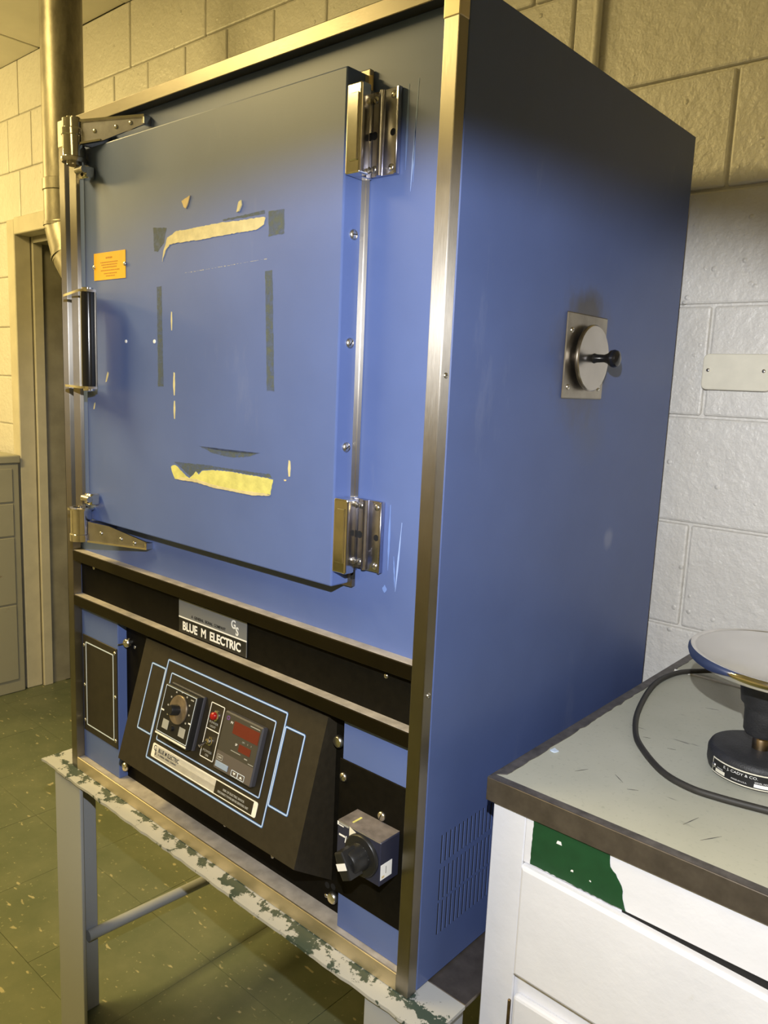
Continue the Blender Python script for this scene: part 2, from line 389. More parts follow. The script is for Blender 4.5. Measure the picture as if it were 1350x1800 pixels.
SMALL = shared(screw_mesh(0.0034), 'screw_small')
def place(me, name, parent, mx):
    o = bpy.data.objects.new(name, me); C.objects.link(o); o.parent = parent
    off = V((0, 0, 0)); pl = parent
    while pl is not None: off += pl.location; pl = pl.parent
    o.matrix_local = Matrix.Translation(-off) @ mx; return o
def fplace(me, name, parent, x, y, z, rot=0.0):
    return place(me, name, parent, frame_mx((x, y, z), (1, 0, 0), (0, 0, 1), (0, -1, 0)) @ Matrix.Rotation(rot, 4, 'Z'))
def splace(me, name, parent, x, y, z, rot=0.0):
    return place(me, name, parent, frame_mx((x, y, z), (0, 1, 0), (0, 0, 1), (1, 0, 0)) @ Matrix.Rotation(rot, 4, 'Z'))

# ------------------------------------------------------------------ the room
FZ, CZ = -0.14, 2.44
RX0, RX1, RY0 = -4.4, 2.4, -4.6
k = MB(); k.box(RX0, RX1, RY0, 1.4, FZ-0.08, FZ-0.004, 'floor'); fl = struct(k.build('floor'))
kt = MB(); kt.box(-0.1521, 0.1521, -0.1521, 0.1521, -0.004, 0.0, 'floor', 0.0003)
me_tile = shared(kt, 'floor_tile')
for i in range(-9, 2):
    for j in range(0, 6):
        o = bpy.data.objects.new('floor_tile', me_tile); C.objects.link(o); o.parent = fl
        o.location = (-0.30+i*0.305+random.uniform(-.0006, .0006), -0.005-j*0.305+0.0, FZ-random.uniform(0, 0.0006))
# far side and near walls of the room behind the camera
k = MB(); k.box(RX0-0.1, RX0, RY0, 0.0, FZ, CZ, 'plain_wall'); struct(k.build('wall_left'))
k = MB(); k.box(RX1, RX1+0.1, RY0, 0.0, FZ, CZ, 'plain_wall'); struct(k.build('wall_right'))
k = MB(); k.box(RX0, RX1, RY0-0.1, RY0, FZ, CZ, 'plain_wall'); struct(k.build('wall_front'))
# back wall, with a doorway
DX0, DX1, DZ = -3.06, -2.10, 1.845
k = MB()
k.box(RX0, DX0, 0.004, 0.18, FZ, CZ, 'block'); k.box(DX1, RX1, 0.004, 0.18, FZ, CZ, 'block'); k.box(DX0, DX1, 0.004, 0.18, DZ, CZ, 'block')
wb = struct(k.build('wall_back'))
ZJ = [0.813+0.2032*n for n in range(-5, 9)]; ZJ[0] = FZ
BLK = {}
def block(x0, x1, z0, z1):
    g = 0.0022
    if x1-x0 < 0.03 or z1-z0 < 0.03: return
    key = (round(x1-x0, 3), round(z1-z0, 3))
    if key not in BLK:
        q = MB(); wx, wz = key[0]/2-g, key[1]/2-g
        q.box(-wx, wx, -0.0, 0.012, -wz, wz, 'block', 0.0045, 2); BLK[key] = shared(q, 'block')
    o = bpy.data.objects.new('block', BLK[key]); C.objects.link(o); o.parent = wb
    o.location = ((x0+x1)/2, -0.004+random.uniform(-.0008, .0008), (z0+z1)/2)
for r in range(len(ZJ)):
    z0 = ZJ[r]; z1 = ZJ[r+1] if r+1 < len(ZJ) else CZ
    if z1 <= z0+0.02: continue
    zc = (z0+z1)/2; par = (r % 2 == 0); base = -0.197 if not par else -0.400
    L = 0.4064
    n0 = math.floor((RX0-base)/L)
    xs = [base+L*n for n in range(n0, n0+20)]
    if 1.95 > zc > 1.83: xs = [-0.527+L*n for n in range(n0, n0+20)]
    if 2.03 < zc < 2.235: xs = [-1.742+0.103+L/2*n for n in range(-16, 8)] + [x for x in xs if x > 0]; xs.sort()
    if zc > 2.24: xs = [-1.742+L*n for n in range(-8, 12)]
    if abs(zc-(0.813-0.1016)) < 0.11 or abs(zc-1.118) < .09 or abs(zc-1.524) < .09: pass
    xs = [x for x in xs if RX0 < x < RX1 and x > -4.0 and x < 1.4]
    for a, b_ in zip(xs, xs[1:]):
        if z0 < DZ and b_ > DX0 and a < DX1:       # clip at the doorway
            if z1 > DZ+0.03:
                block(a, b_, DZ, z1); 
                continue
            if a < DX0: block(a, DX0, z0, z1)
            if b_ > DX1: block(DX1, b_, z0, z1)
            continue
        block(a, b_, z0, z1)
# ceiling boards
k = MB(); k.box(RX0, RX1, RY0, 0.2, CZ+0.012, CZ+0.08, 'plain_wall'); ce = struct(k.build('ceiling'))
kc = MB(); kc.box(-0.298, 0.298, -0.605, 0.605, 0.0, 0.012, 'ceiling', 0.002); me_c = shared(kc, 'ceiling_board')
for i in range(-3, 8):
    for j in range(0, 4):
        o = bpy.data.objects.new('ceiling_board', me_c); C.objects.link(o); o.parent = ce
        o.location = (-2.48+0.6*i-0.0, -0.605-1.22*j+0.0, CZ-random.uniform(0, .003))
k = MB()
for dx, dy, rr in ((0.01, -.03, .006), (.022, 0.0, .004), (-.01, -.08, .005), (.005, -.12, .004)):
    k.lathe([(rr, 0), (0, -0.0015)], 'paper', 8, Matrix.Translation((-2.19+dx, -0.09+dy, CZ-0.001)))
k.build('rust_fleck', ce, 'brown rust flecks along the board seam')
# doorway: frame and the dark room behind
k = MB()
k.box(DX0, DX0+0.065, -0.022, 0.045, FZ, DZ, 'frame_paint', 0.003)
k.box(DX0+0.0648, DX0+0.085, 0.045, 0.085, FZ, DZ, 'frame_paint', 0.002)
k.box(DX0, DX0+0.072, 0.045, 0.17, FZ, DZ, 'frame_dark')
k.box(DX1-0.065, DX1, -0.022, 0.17, FZ, DZ, 'frame_paint', 0.003)
k.box(DX0+0.065, DX1-0.065, -0.022, 0.045, DZ-0.06, DZ+0.006, 'frame_paint', 0.003)
k.box(DX0+0.085, DX1-0.065, 0.045, 0.17, DZ-0.085, DZ, 'frame_dark')
dr = struct(k.build('door_1'))
k = MB()
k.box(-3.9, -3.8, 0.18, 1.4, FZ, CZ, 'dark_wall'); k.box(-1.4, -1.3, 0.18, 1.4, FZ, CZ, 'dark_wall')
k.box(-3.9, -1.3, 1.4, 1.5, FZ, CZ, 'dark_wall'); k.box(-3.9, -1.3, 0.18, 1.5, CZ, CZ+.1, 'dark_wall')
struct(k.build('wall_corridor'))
k = MB(); k.box(-2.93, -2.885, 0.45, 1.2, FZ, 1.75, 'dark_wall', 0.004); k.box(-2.883, -2.86, 0.5, 0.56, 0.8, 1.9, 'frame_dark', .003)
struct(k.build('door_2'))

# ------------------------------------------------------------------ painted conduit and blank cover plate on the wall
k = MB(); k.rod((-0.470, -0.014, 1.2), (-0.470, -0.014, CZ), 0.0085, 'block', 16)
o = k.build('conduit', base=(-0.470, -0.014, 1.2)); o['label'] = 'thin painted conduit running down the block wall above the blue oven'; o['category'] = 'conduit'
cp = thing('cover_plate', 'cream blank cover plate screwed to the white block wall', 'cover plate', (-0.14, -0.006, 1.30))
rp = []
for cx_, cz_, t0 in ((-0.088, 1.3245, 0), (-0.189, 1.3245, 90), (-0.189, 1.280, 180), (-0.088, 1.280, 270)):
    for q_ in range(5):
        t = math.radians(t0+22.5*q_); rp.append((cx_+0.010*math.cos(t), cz_+0.010*math.sin(t)))
k = MB(); k.prism(rp, 0.0145, 'plate_cream', front_mx(-0.0045), 0.002); k.build('plate', cp)
for x in (-0.188, -0.092): fplace(SMALL, 'screw', cp, x, -0.019, 1.305, 0.4)

# ------------------------------------------------------------------ exhaust pipe
ep = thing('exhaust_pipe', 'galvanised metal exhaust pipe rising to the ceiling behind the blue oven', 'pipe', (-1.69, -0.47, 1.6))
px, py, pr = -1.690, -0.470, 0.050
k = MB(); k.rod((px, py, 1.715), (px, py, CZ+0.01), pr, 'galv', 40); k.build('pipe_section', ep)
k = MB(); k.lathe([(pr+.0005, 0), (pr+0.003, 0.002), (pr+0.003, 0.028), (pr+.0005, 0.03)], 'galv', 40, Matrix.Translation((px, py, 1.70))); k.build('collar', ep)
k = MB()
dirs = [V((0, 0, -1)), V((0.42, 0.0, -0.91)), V((0.72, 0.0, -0.69)), V((0.92, 0, -0.39))]
cur = V((px, py, 1.705)); lens = [0.085, 0.085, 0.085, 0.18]
for d, l in zip(dirs, lens):
    d = d.normalized(); nx = cur+d*l
    k.rod(cur-d*0.012, nx+d*0.012, pr+0.0008, 'galv', 36)
    k.rod(nx-d*0.004, nx+d*0.004, pr+0.003, 'galv', 36); cur = nx
k.build('elbow', ep)
k = MB(); k.rod(cur-V((0.02, 0, 0)), (-1.112, py, cur.z), pr-0.002, 'galv', 36); k.build('pipe_section', ep)

# ------------------------------------------------------------------ grey cabinet at the far left
gx = -2.985
gc = thing('filing_cabinet', 'putty grey metal cabinet with drawers standing beside the doorway', 'cabinet', (gx-0.25, -0.30, FZ))
k = MB(); k.box(gx-0.5, gx, -0.62, -0.035, FZ, 0.862, 'cab_grey', 0.004); k.build('body', gc)
k = MB(); k.box(gx-0.52, gx+0.008, -0.64, -0.03, 0.862, 0.895, 'cab_grey', 0.004); k.build('top', gc)
for z0, z1 in ((0.70, 0.84), (0.555, 0.692), (0.26, 0.547), (-0.08, 0.252)):
    k = MB(); k.box(gx-0.001, gx+0.006, -0.61, -0.065, z0, z1, 'cab_rust' if z0 < 0.5 else 'cab_grey', 0.002)
    dw = k.build('drawer', gc)
    k = MB(); k.box(gx+0.006, gx+0.020, -0.42, -0.30, (z0+z1)/2, (z0+z1)/2+0.012, 'dull_chrome', 0.003); k.build('handle', dw)

# ------------------------------------------------------------------ the stand under the oven
SX0, SX1, SY0, SY1, SZ = -1.180, -0.160, -0.806, -0.085, 0.4612
st = thing('metal_stand', 'grey painted angle iron stand with chipped paint carrying the blue oven', 'stand', (-0.67, -0.44, FZ))
def jag_strip(x0, x1, y0, y1, jag):
    pts = []; n = 60
    for i in range(n+1):
        x = x0+(x1-x0)*i/n; pts.append((x, y0+random.uniform(-jag, jag)))
    return pts+[(x1, y1), (x0, y1)]
k = MB(); k.prism(jag_strip(SX0, SX1, SY0, SY0+0.075, 0.0012), 0.005, 'stand', Matrix.Translation((0, 0, SZ-0.005)))
k.build('top_flange', st)
k = MB(); k.box(SX0, SX0+0.075, SY0+0.0755, SY1, SZ-0.005, SZ, 'stand', 0.001); k.build('top_flange', st)
k = MB(); k.box(SX1-0.075, SX1, SY0+0.0755, SY1, SZ-0.005, SZ, 'edge', 0.001); k.build('top_flange', st, 'brown metal flange')  # right flange coloured browner and darker than the other flanges
def leg(x0, y0, sx, sy):
    k = MB(); t = 0.007; wd = 0.103
    xa, xb = (x0, x0+wd) if sx > 0 else (x0-wd, x0)
    ya, yb = (y0, y0+t) if sy > 0 else (y0-t, y0)
    k.box(xa, xb, ya, yb, FZ, SZ-0.0055, 'leg', 0.0015)
    xa, xb = (x0, x0+t) if sx > 0 else (x0-t, x0)
    ya, yb = (y0+t, y0+0.085) if sy > 0 else (y0-0.085, y0-t)
    k.box(xa, xb, ya, yb, FZ, SZ-0.0055, 'leg', 0.0015)
    return k.build('leg', st)
leg(-1.137, -0.800, 1, 1); leg(-0.172, -0.800, -1, 1); leg(-1.137, SY1-.005, 1, -1); leg(-0.172, SY1-.005, -1, -1)
k = MB(); k.rod((-1.119, -0.745, 0.052), (-1.119, -0.15, 0.022), 0.012, 'leg', 18); k.build('brace', st)
k = MB(); k.rod((-0.190, -0.745, 0.052), (-0.190, -0.15, 0.022), 0.012, 'leg', 18); k.build('brace', st)

# ------------------------------------------------------------------ the oven
X0, X1, YF, YB, Z0, Z1 = -1.1105, -0.2205, -0.776, -0.100, 0.4618, 1.692
PW = 0.021; PD = 0.0175; YP = -0.7585
ov = thing('laboratory_oven', 'large blue laboratory oven with steel edge frame standing on the grey stand', 'oven', ((X0+X1)/2, (YF+YB)/2, Z0))
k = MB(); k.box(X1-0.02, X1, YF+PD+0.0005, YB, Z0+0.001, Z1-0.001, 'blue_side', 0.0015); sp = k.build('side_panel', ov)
k = MB(); k.box(X0, X0+0.02, YF+PD+0.0005, YB, Z0+0.001, Z1-0.001, 'blue', 0.0015); k.build('side_panel', ov)
k = MB(); k.box(X0+0.02, X1-0.02, YP+0.001, YB, Z1-0.02, Z1-0.001, 'blue'); k.build('top_panel', ov)
k = MB(); k.box(X0+0.02, X1-0.02, YB-0.02, YB, Z0, Z1-0.02, 'blue'); k.build('back_panel', ov)
k = MB(); k.box(X0+0.02, X1-0.02, -0.715, YB-0.02, Z0, Z0+0.012, 'ledge'); k.build('bottom_panel', ov)
# steel edge frame
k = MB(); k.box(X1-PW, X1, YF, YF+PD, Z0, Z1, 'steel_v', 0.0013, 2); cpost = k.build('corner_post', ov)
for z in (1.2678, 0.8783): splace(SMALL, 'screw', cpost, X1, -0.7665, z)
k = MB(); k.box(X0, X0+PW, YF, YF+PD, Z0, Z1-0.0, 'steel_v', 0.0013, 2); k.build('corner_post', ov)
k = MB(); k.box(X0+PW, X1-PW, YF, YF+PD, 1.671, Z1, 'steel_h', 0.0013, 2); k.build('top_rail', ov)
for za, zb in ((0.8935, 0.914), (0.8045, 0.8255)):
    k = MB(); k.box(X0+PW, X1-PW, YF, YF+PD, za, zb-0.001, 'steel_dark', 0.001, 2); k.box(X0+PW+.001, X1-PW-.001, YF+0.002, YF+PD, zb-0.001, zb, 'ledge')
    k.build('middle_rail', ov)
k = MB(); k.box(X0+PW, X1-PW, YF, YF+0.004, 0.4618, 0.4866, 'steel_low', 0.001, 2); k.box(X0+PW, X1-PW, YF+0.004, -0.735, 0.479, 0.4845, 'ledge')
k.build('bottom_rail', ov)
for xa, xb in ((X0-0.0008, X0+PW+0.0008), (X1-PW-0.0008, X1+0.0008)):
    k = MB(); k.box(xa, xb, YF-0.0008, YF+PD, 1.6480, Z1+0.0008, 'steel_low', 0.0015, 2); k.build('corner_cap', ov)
# upper blue front
k = MB(); k.box(X0+PW, X1-PW, YP, YP+0.015, 0.914, 1.671, 'blue'); fp = k.build('front_panel', ov)
fm = front_mx(YP-0.0001)
def streak(pts, m, h=0.0002, par=fp):
    k = MB(); k.prism(pts, h, m, fm); return k.build('scratch_mark', par)
def P_(z0, z1, x, w_, dx=0.0, n=10):
    L = []; R_ = []
    for i in range(n+1):
        t = i/n; zz = z0+(z1-z0)*t; ww = w_*math.sin(math.pi*min(1, max(0.08, t)))*random.uniform(.5, 1.2)+0.0002
        xx = x+dx*t; L.append((xx-ww/2, zz)); R_.append((xx+ww/2, zz))
    return L+R_[::-1]
streak(P_(1.600, 1.505, -0.302, 0.003), 'scratch'); streak(P_(1.603, 1.48, -0.287, 0.0025, -0.006), 'scratch2')
streak(P_(1.56, 1.49, -0.2895, 0.002), 'scratch'); streak(P_(1.105, 1.02, -0.302, 0.004), 'scratch')
streak(P_(1.085, 0.995, -0.282, 0.0028, -0.006), 'scratch2'); streak(P_(1.04, 1.00, -0.293, 0.002, .004), 'scratch')
streak(P_(1.0, .99, -0.306, 0.007), 'scratch')
# side panel: vent slots
def slot_mesh(h):
    q = MB(); q.box(-0.0011, 0.0007, -h/2, h/2, 0.0, 0.0004, 'deep')
    q.prism([(0.0007, -h/2), (0.0019, -h/2+0.001), (0.0019, h/2-0.001), (0.0007, h/2)], 0.0012, 'blue'); return shared(q, 'vent_slot')
for z0, z1 in ((0.631, 0.6715), (0.5770, 0.622), (0.526, 0.5725)):
    me = slot_mesh(z1-z0)
    for i in range(17): splace(me, 'vent_slot', sp, X1, -0.7195+i*0.00965, (z0+z1)/2)
# access port on the side
port = MB().box(X1, X1+0.003, -0.4965, -0.3745, 1.2455, 1.366, 'port_steel', 0.0015).build('port_plate', ov, 'square steel plate of the side port')
for y, z in ((-0.482, 1.341), (-0.389, 1.341), (-0.482, 1.262), (-0.389, 1.262)): splace(SCREW, 'screw', port, X1+0.003, y, z, random.random())
pm = frame_mx((X1+0.003, -0.432, 1.3045), (0, 1, 0), (0, 0, 1), (1, 0, 0))
k = MB(); k.lathe([(0.030, 0), (0.030, 0.004), (0.046, 0.005), (0.0475, 0.007), (0.0475, 0.010), (0.046, 0.0115), (0, 0.012)], 'port_cover', 56, pm); pc = k.build('port_cover', ov, 'round polished steel cover')
k = MB(); k.lathe([(0.0075, 0.0115), (0.006, 0.016), (0.0055, 0.028), (0.008, 0.034), (0.0118, 0.038), (0.0128, 0.043), (0.011, 0.048), (0.006, 0.0505), (0, 0.051)], 'gloss_black', 28, pm); k.build('knob', pc, 'glossy black knob')

# door
dx0, dx1, dyf, dyb, dz0, dz1 = -0.985, -0.365, -0.797, -0.7600, 0.992, 1.622
k = MB(); k.box(dx0, dx1, dyf, dyb, dz0, dz1, 'blue', 0.0022, 2); dor = k.build('door', ov)
k = MB(); k.box(dx0+0.004, dx1+0.0075, -0.7665, -0.7588, dz0-0.004, dz1+0.004, 'steel_v', 0.001); k.build('gasket_flange', dor, 'thin bright metal flange behind the door')
for z in (1.4343, 1.3038, 1.1732): splace(RIVET, 'rivet', dor, dx1, -0.7785, z, random.random())
DM = front_mx(dyf)
k = MB(); k.prism([(-0.952, 1.4065), (-0.8535, 1.4065), (-0.8535, 1.4505), (-0.952, 1.4505)], 0.0009, 'yellow_label', DM)
TX = lambda x, z, y=dyf, h=0.0: frame_mx((x, y-h, z), (1, 0, 0), (0, 0, 1), (0, -1, 0))
rows = [(-0.904, 0.020, 1.442), (-0.9035, .054, 1.4345), (-0.903, .05, 1.4305), (-0.902, .044, 1.4265), (-0.901, .058, 1.4215), (-0.90, .040, 1.4165), (-0.9, .028, 1.4125)]
k2 = MB()
for cx, wd, z in rows:
    x = cx-wd/2
    while x < cx+wd/2:
        l = random.uniform(.0025, .007); k2.box(x, min(x+l, cx+wd/2), dyf-0.0011, dyf-0.0008, z-0.0009 if wd > .021 else z-.0018, z+0.0009, 'label_ink'); x += l+.0012
wl = k.build('warning_label', dor, 'yellow label with fine print'); k2.build('print_lines', dor)
for x in (-0.9515, -0.8545): fplace(SMALL, 'screw', dor, x, dyf-0.001, 1.4285)
def rough_poly(pts, jag, n=7):
    out = []
    for (a, b_), (c, d) in zip(pts, pts[1:]+pts[:1]):
        L = math.hypot(c-a, d-b_); m_ = max(1, int(L/0.004))
        for i in range(m_):
            t = i/m_; out.append((a+(c-a)*t+random.uniform(-jag, jag), b_+(d-b_)*t+random.uniform(-jag, jag)))
    return out
def tape(pts, m, name='tape_remnant', jag=0.0008, h=0.0006, lab=None):
    k = MB(); k.prism(rough_poly(pts, jag), h, m, DM); return k.build(name, dor, lab)
tape([(-0.7493, 1.425), (-0.745, 1.440), (-0.735, 1.459), (-0.7106, 1.466), (-0.66, 1.4665), (-0.6043, 1.4680), (-0.56, 1.4665), (-0.520, 1.4665), (-0.508, 1.4655), (-0.512, 1.4560), (-0.528, 1.4515), (-0.5957, 1.4504), (-0.65, 1.4490), (-0.7059, 1.4490), (-0.7294, 1.4485), (-0.7400, 1.4400)], 'tape2', jag=.0006, h=.0009, lab='torn strip of yellowed masking tape, upper')
tape([(-0.7253, 1.1125), (-0.724, 1.106), (-0.7153, 1.095), (-0.700, 1.096), (-0.6716, 1.0955), (-0.655, 1.097), (-0.6163, 1.0935), (-0.56, 1.0925), (-0.527, 1.093), (-0.4877, 1.0985), (-0.4826, 1.1195), (-0.52, 1.1205), (-0.6034, 1.1195), (-0.645, 1.1150), (-0.6529, 1.107), (-0.66, 1.112), (-0.6764, 1.0990), (-0.69, 1.104), (-0.7055, 1.1120), (-0.717, 1.117)], 'tape', h=.0009, lab='torn strip of bright yellow tape, lower')
tape([(-0.700, 1.0990), (-0.66, 1.1005), (-0.6163, 1.0965), (-0.56, 1.0960), (-0.4990, 1.0985), (-0.4877, 1.0965), (-0.527, 1.0920), (-0.6163, 1.0925), (-0.66, 1.0955), (-0.71, 1.0945)], 'tape2', jag=.0004, h=.0012)
for pts in ([(-0.5077, 1.397), (-0.4928, 1.397), (-0.4845, 1.239), (-0.4995, 1.239)], [(-0.7645, 1.3885), (-0.752, 1.3885), (-0.7471, 1.2366), (-0.7620, 1.236)],
            [(-0.5025, 1.4725), (-0.4716, 1.472), (-0.4707, 1.4415), (-0.5016, 1.441)], [(-0.7739, 1.4766), (-0.7380, 1.4736), (-0.745, 1.452), (-0.7616, 1.4404), (-0.772, 1.442)],
            [(-0.6533, 1.1511), (-0.62, 1.1435), (-0.58, 1.1410), (-0.54, 1.145), (-0.5126, 1.1527), (-0.535, 1.1505), (-0.58, 1.149), (-0.62, 1.1495)],
            [(-0.718, 1.121), (-0.65, 1.124), (-0.56, 1.1245), (-0.49, 1.126), (-0.486, 1.121), (-0.60, 1.121), (-0.645, 1.116), (-0.67, 1.101), (-0.70, 1.114)],
            [(-0.6, 1.472), (-0.51, 1.4745), (-0.51, 1.470), (-0.6, 1.4695)]):
    k = MB(); k.prism(rough_poly(pts, 0.0006), 0.0002, 'residue', DM); k.build('tape_residue', dor)
tape([(-0.6975, 1.507), (-0.689, 1.5095), (-0.677, 1.5125), (-0.683, 1.500), (-0.687, 1.4955), (-0.692, 1.498)], 'paper', 'paper_scrap', .0003, .0015)
tape([(-0.5640, 1.491), (-0.5585, 1.4925), (-0.5580, 1.486), (-0.5635, 1.479), (-0.568, 1.478)], 'tape2', 'paper_scrap', .0003, .002)
for x, z0, z1, w_ in ((-0.7245, 1.350, 1.322, .0032), (-0.7178, 1.259, 1.224, .0050), (-0.7168, 1.216, 1.188, .0044), (-0.4503, 1.149, 1.127, .0055)):
    tape([(x-w_*.2, z0), (x+w_*.3, z0-.001), (x+w_/2, (z0+z1)/2), (x+w_*.3, z1), (x-w_*.1, z1), (x-w_/2, (z0+z1)/2)], 'tape2', 'tape_fleck', .0002, .0008)
tape([(-0.921, 1.238), (-0.917, 1.2385), (-0.912, 1.248), (-0.910, 1.2530), (-0.9135, 1.2555), (-0.917, 1.249)], 'tape2', 'paint_chip', .0003, .0004)
tape([(-0.963, 1.190), (-0.960, 1.190), (-0.9565, 1.198), (-0.957, 1.202), (-0.960, 1.200)], 'tape2', 'paint_chip', .0002, .0004)
tape([(-0.461, 1.122), (-0.456, 1.1225), (-0.456, 1.1205), (-0.460, 1.120)], 'paper', 'paint_chip', .0002, .0004)
k = MB()
for i in range(26):
    x = -0.69+i*0.0072; k.box(x, x+random.uniform(.002, .007), dyf-0.0002, dyf, 1.4045+i*.0003+random.uniform(-.0004, .0004), 1.4049+i*.0003+random.uniform(0, .0006), 'grey_print')
k.build('scratch_mark', dor)
for x, z, r in ((-0.7712, 1.3054, 0.0032), (-0.8541, 1.3059, 0.0028)):
    k = MB(); k.lathe([(r, 0), (r*.9, .0012), (0, .0016)], 'white_print', 16, TX(x, z)); k.build('hole_plug', dor, 'small white plug in the door face')

# hinges on the right of the door
def hinge(za, zb, lab):
    hg = MB(); yl = YP-0.0015
    # leaf with a central knuckle rib, screwed to the oven front
    hg.box(-0.352, -0.3105, yl-0.004, yl+0.0012, za, zb, 'chrome_leaf', 0.001, 2)
    hg.rod((-0.3385, yl-0.004, za+0.0005), (-0.3385, yl-0.004, zb-0.0005), 0.0042, 'chrome_leaf', 20)
    hg.box(-0.3145, -0.3105, yl-0.0065, yl-0.003, za, zb, 'chrome_leaf', 0.0008)
    h = hg.build('hinge', ov, lab)
    k = MB(); k.box(-0.3640, -0.3400, -0.798, -0.781, za-0.002, zb+0.002, 'chrome', 0.0022, 3)
    k.box(-0.3640, -0.3520, -0.781, -0.762, za-0.002, zb+0.002, 'chrome', 0.001)
    cv = k.build('hinge_cover', h)
    k = MB(); k.box(-0.3565, -0.3428, -0.8002, -0.797, za+0.012, zb-0.010, 'chrome', 0.001); k.build('cover_inset', h)
    for x, z in ((-0.3475, zb-0.009), (-0.3200, zb-0.008), (-0.3475, za+0.009), (-0.3200, za+0.008)):
        fplace(SCREW, 'screw', h, x, yl-0.004, z, random.random()*3)
    k = MB(); zm = (za+zb)/2-0.001
    k.lathe([(0.0048, 0), (0, 0.0002)], 'deep', 16, TX(-0.3485, zm, yl-0.0041)); k.lathe([(0.0042, 0), (0, 0.0002)], 'deep', 16, TX(-0.3195, zm, yl-0.0041)); k.build('screw_hole', h)
    return h
hinge(1.5015, 1.5985, 'chrome upper hinge at the right edge of the door')
hinge(1.0150, 1.1075, 'chrome lower hinge at the right edge of the door')
k = MB(); k.rod((-0.3555, -0.7665, 1.60), (-0.3555, -0.7665, 1.617), 0.003, 'paper', 10); k.rod((-0.3555, -0.7665, 1.000), (-0.3555, -0.7665, 1.014), 0.003, 'deep', 10); k.build('seal_end', ov)

# latch on the left: rod, two bearings with arms, grip handle
k = MB(); k.box(-1.0120, -0.9880, -0.8080, -0.8010, 1.00, 1.64, 'steel_v', 0.0008); k.build('latch_bar', ov, 'flat steel latch bar')
def bearing(zc0, zc1, up, lab):
    cx, cy = -0.9740, -0.818
    k = MB(); T = Matrix.Translation((cx, cy, 0))
    zl, zh = zc0, zc1
    k.lathe([(0, zl), (0.0180, zl), (0.0180, zh), (0, zh)], 'chrome', 36, T)
    if up:
        k.lathe([(0, zl-0.008), (0.012, zl-0.008), (0.012, zl-0.004), (0.0195, zl-0.004), (0.0210, zl), (0.0210, zl+.003), (0.018, zl+.005)], 'dull_chrome', 36, T)
        k.lathe([(0.0180, zh-0.026), (0.0198, zh-0.025), (0.0198, zh-0.016), (0.0180, zh-0.014)], 'chrome', 36, T)
        k.lathe([(0.0110, zh), (0.0110, zh+0.004), (0, zh+0.006)], 'chrome', 30, T)
    else:
        k.lathe([(0.018, zh), (0.0225, zh+0.001), (0.0225, zh+0.004), (0.014, zh+0.005)], 'chrome', 36, T)
        k.lathe([(0.0180, zl), (0.0198, zl), (0.0198, zl+0.012), (0.0180, zl+0.013)], 'chrome', 36, T)
    b_ = k.build('latch_bearing', ov, lab)
    # channel section arm, bolted to the oven front
    k = MB(); A = frame_mx((0, 0, 0), (1, 0, 0), (0, 1, 0), (0, 0, 1))
    if up: zt, zb_ = zh-0.002, zh-0.040
    else: zt, zb_ = zl+0.036, zl-0.001
    Lw = math.hypot(0.116, 0.046); ux, uy = 0.116/Lw, 0.046/Lw
    WM = frame_mx((-0.956, -0.813, 0), (ux, uy, 0), (0, 0, 1), (uy, -ux, 0))
    e = 0.0035
    if up:
        k.prism([(0, zb_), (0.040, zb_+0.003), (Lw, zt-0.014), (Lw, zt), (0, zt)], 0.003, 'chrome_leaf', WM)
        k.prism([(0, zt-e), (Lw, zt-e), (Lw, zt), (0, zt)], 0.0055, 'chrome', WM); k.prism([(0, zb_), (0.040, zb_+0.003), (0.040, zb_+0.006), (0, zb_+0.003)], 0.0055, 'chrome', WM)
    else:
        k.prism([(0, zb_), (Lw, zb_), (Lw, zb_+0.012), (0.045, zt-0.004), (0, zt)], 0.003, 'chrome_leaf', WM)
        k.prism([(0, zb_), (Lw, zb_), (Lw, zb_+e), (0, zb_+e)], 0.0055, 'chrome', WM)
    k.box(-0.848, -0.839, -0.772, YP, zb_ if not up else zt-0.014, zt if up else zb_+0.012, 'chrome', 0.0008)
    k.box(-0.962, -0.957, -0.810, YP, zb_, zt, 'chrome_leaf', 0.0008)
    k.build('bearing_arm', b_)
    for l, z in ((0.028, (zt+zb_)/2), (0.070, (zt+zb_)/2+(0.004 if up else -.006)), (0.098, (zt+zb_)/2+(0.008 if up else -0.010))):
        place(SMALL, 'bolt', b_, WM @ Matrix.Translation((l, z, 0.003)))
    return b_
bearing(1.598, 1.661, True, 'chrome upper latch bearing'); bearing(0.957, 1.012, False, 'chrome lower latch bearing')
for zc in (1.578, 1.033):
    k = MB(); k.box(-0.966, -0.942, -0.816, -0.799, zc-0.010, zc+0.010, 'chrome', 0.002); k.rod((-0.962, -0.820, zc+.002), (-0.938, -0.820, zc+.002), 0.0055, 'dull_chrome', 16)
    k.lathe([(0.003, 0), (0, .0008)], 'deep', 12, TX(-0.953, zc-0.004, -0.8165)); k.build('latch_cam', ov)
gx_, gy_ = -0.8950, -0.8400
hb_ = []
for zc, s_ in ((1.383, 1), (1.2285, -1)):
    n_ = V((gx_-(-1.03), gy_-(-0.812), 0)); 
    ha = MB(); hb_.append(ha); ha.prism([(-1.030, -0.804), (-1.022, -0.818), (gx_-0.006, gy_-0.013), (gx_+0.010, gy_-0.008), (gx_+0.013, gy_+0.006), (-0.930, -0.808), (-0.985, -0.801)], 0.004, 'chrome', Matrix.Translation((0, 0, zc-0.002)))
    ha.lathe([(0.009, 0), (0.009, 0.003), (0, 0.005)] if s_ > 0 else [(0.009, 0), (0.009, -0.003), (0, -0.005)], 'chrome', 24, Matrix.Translation((gx_-0.002, gy_, zc+0.002*s_)))
hd = None
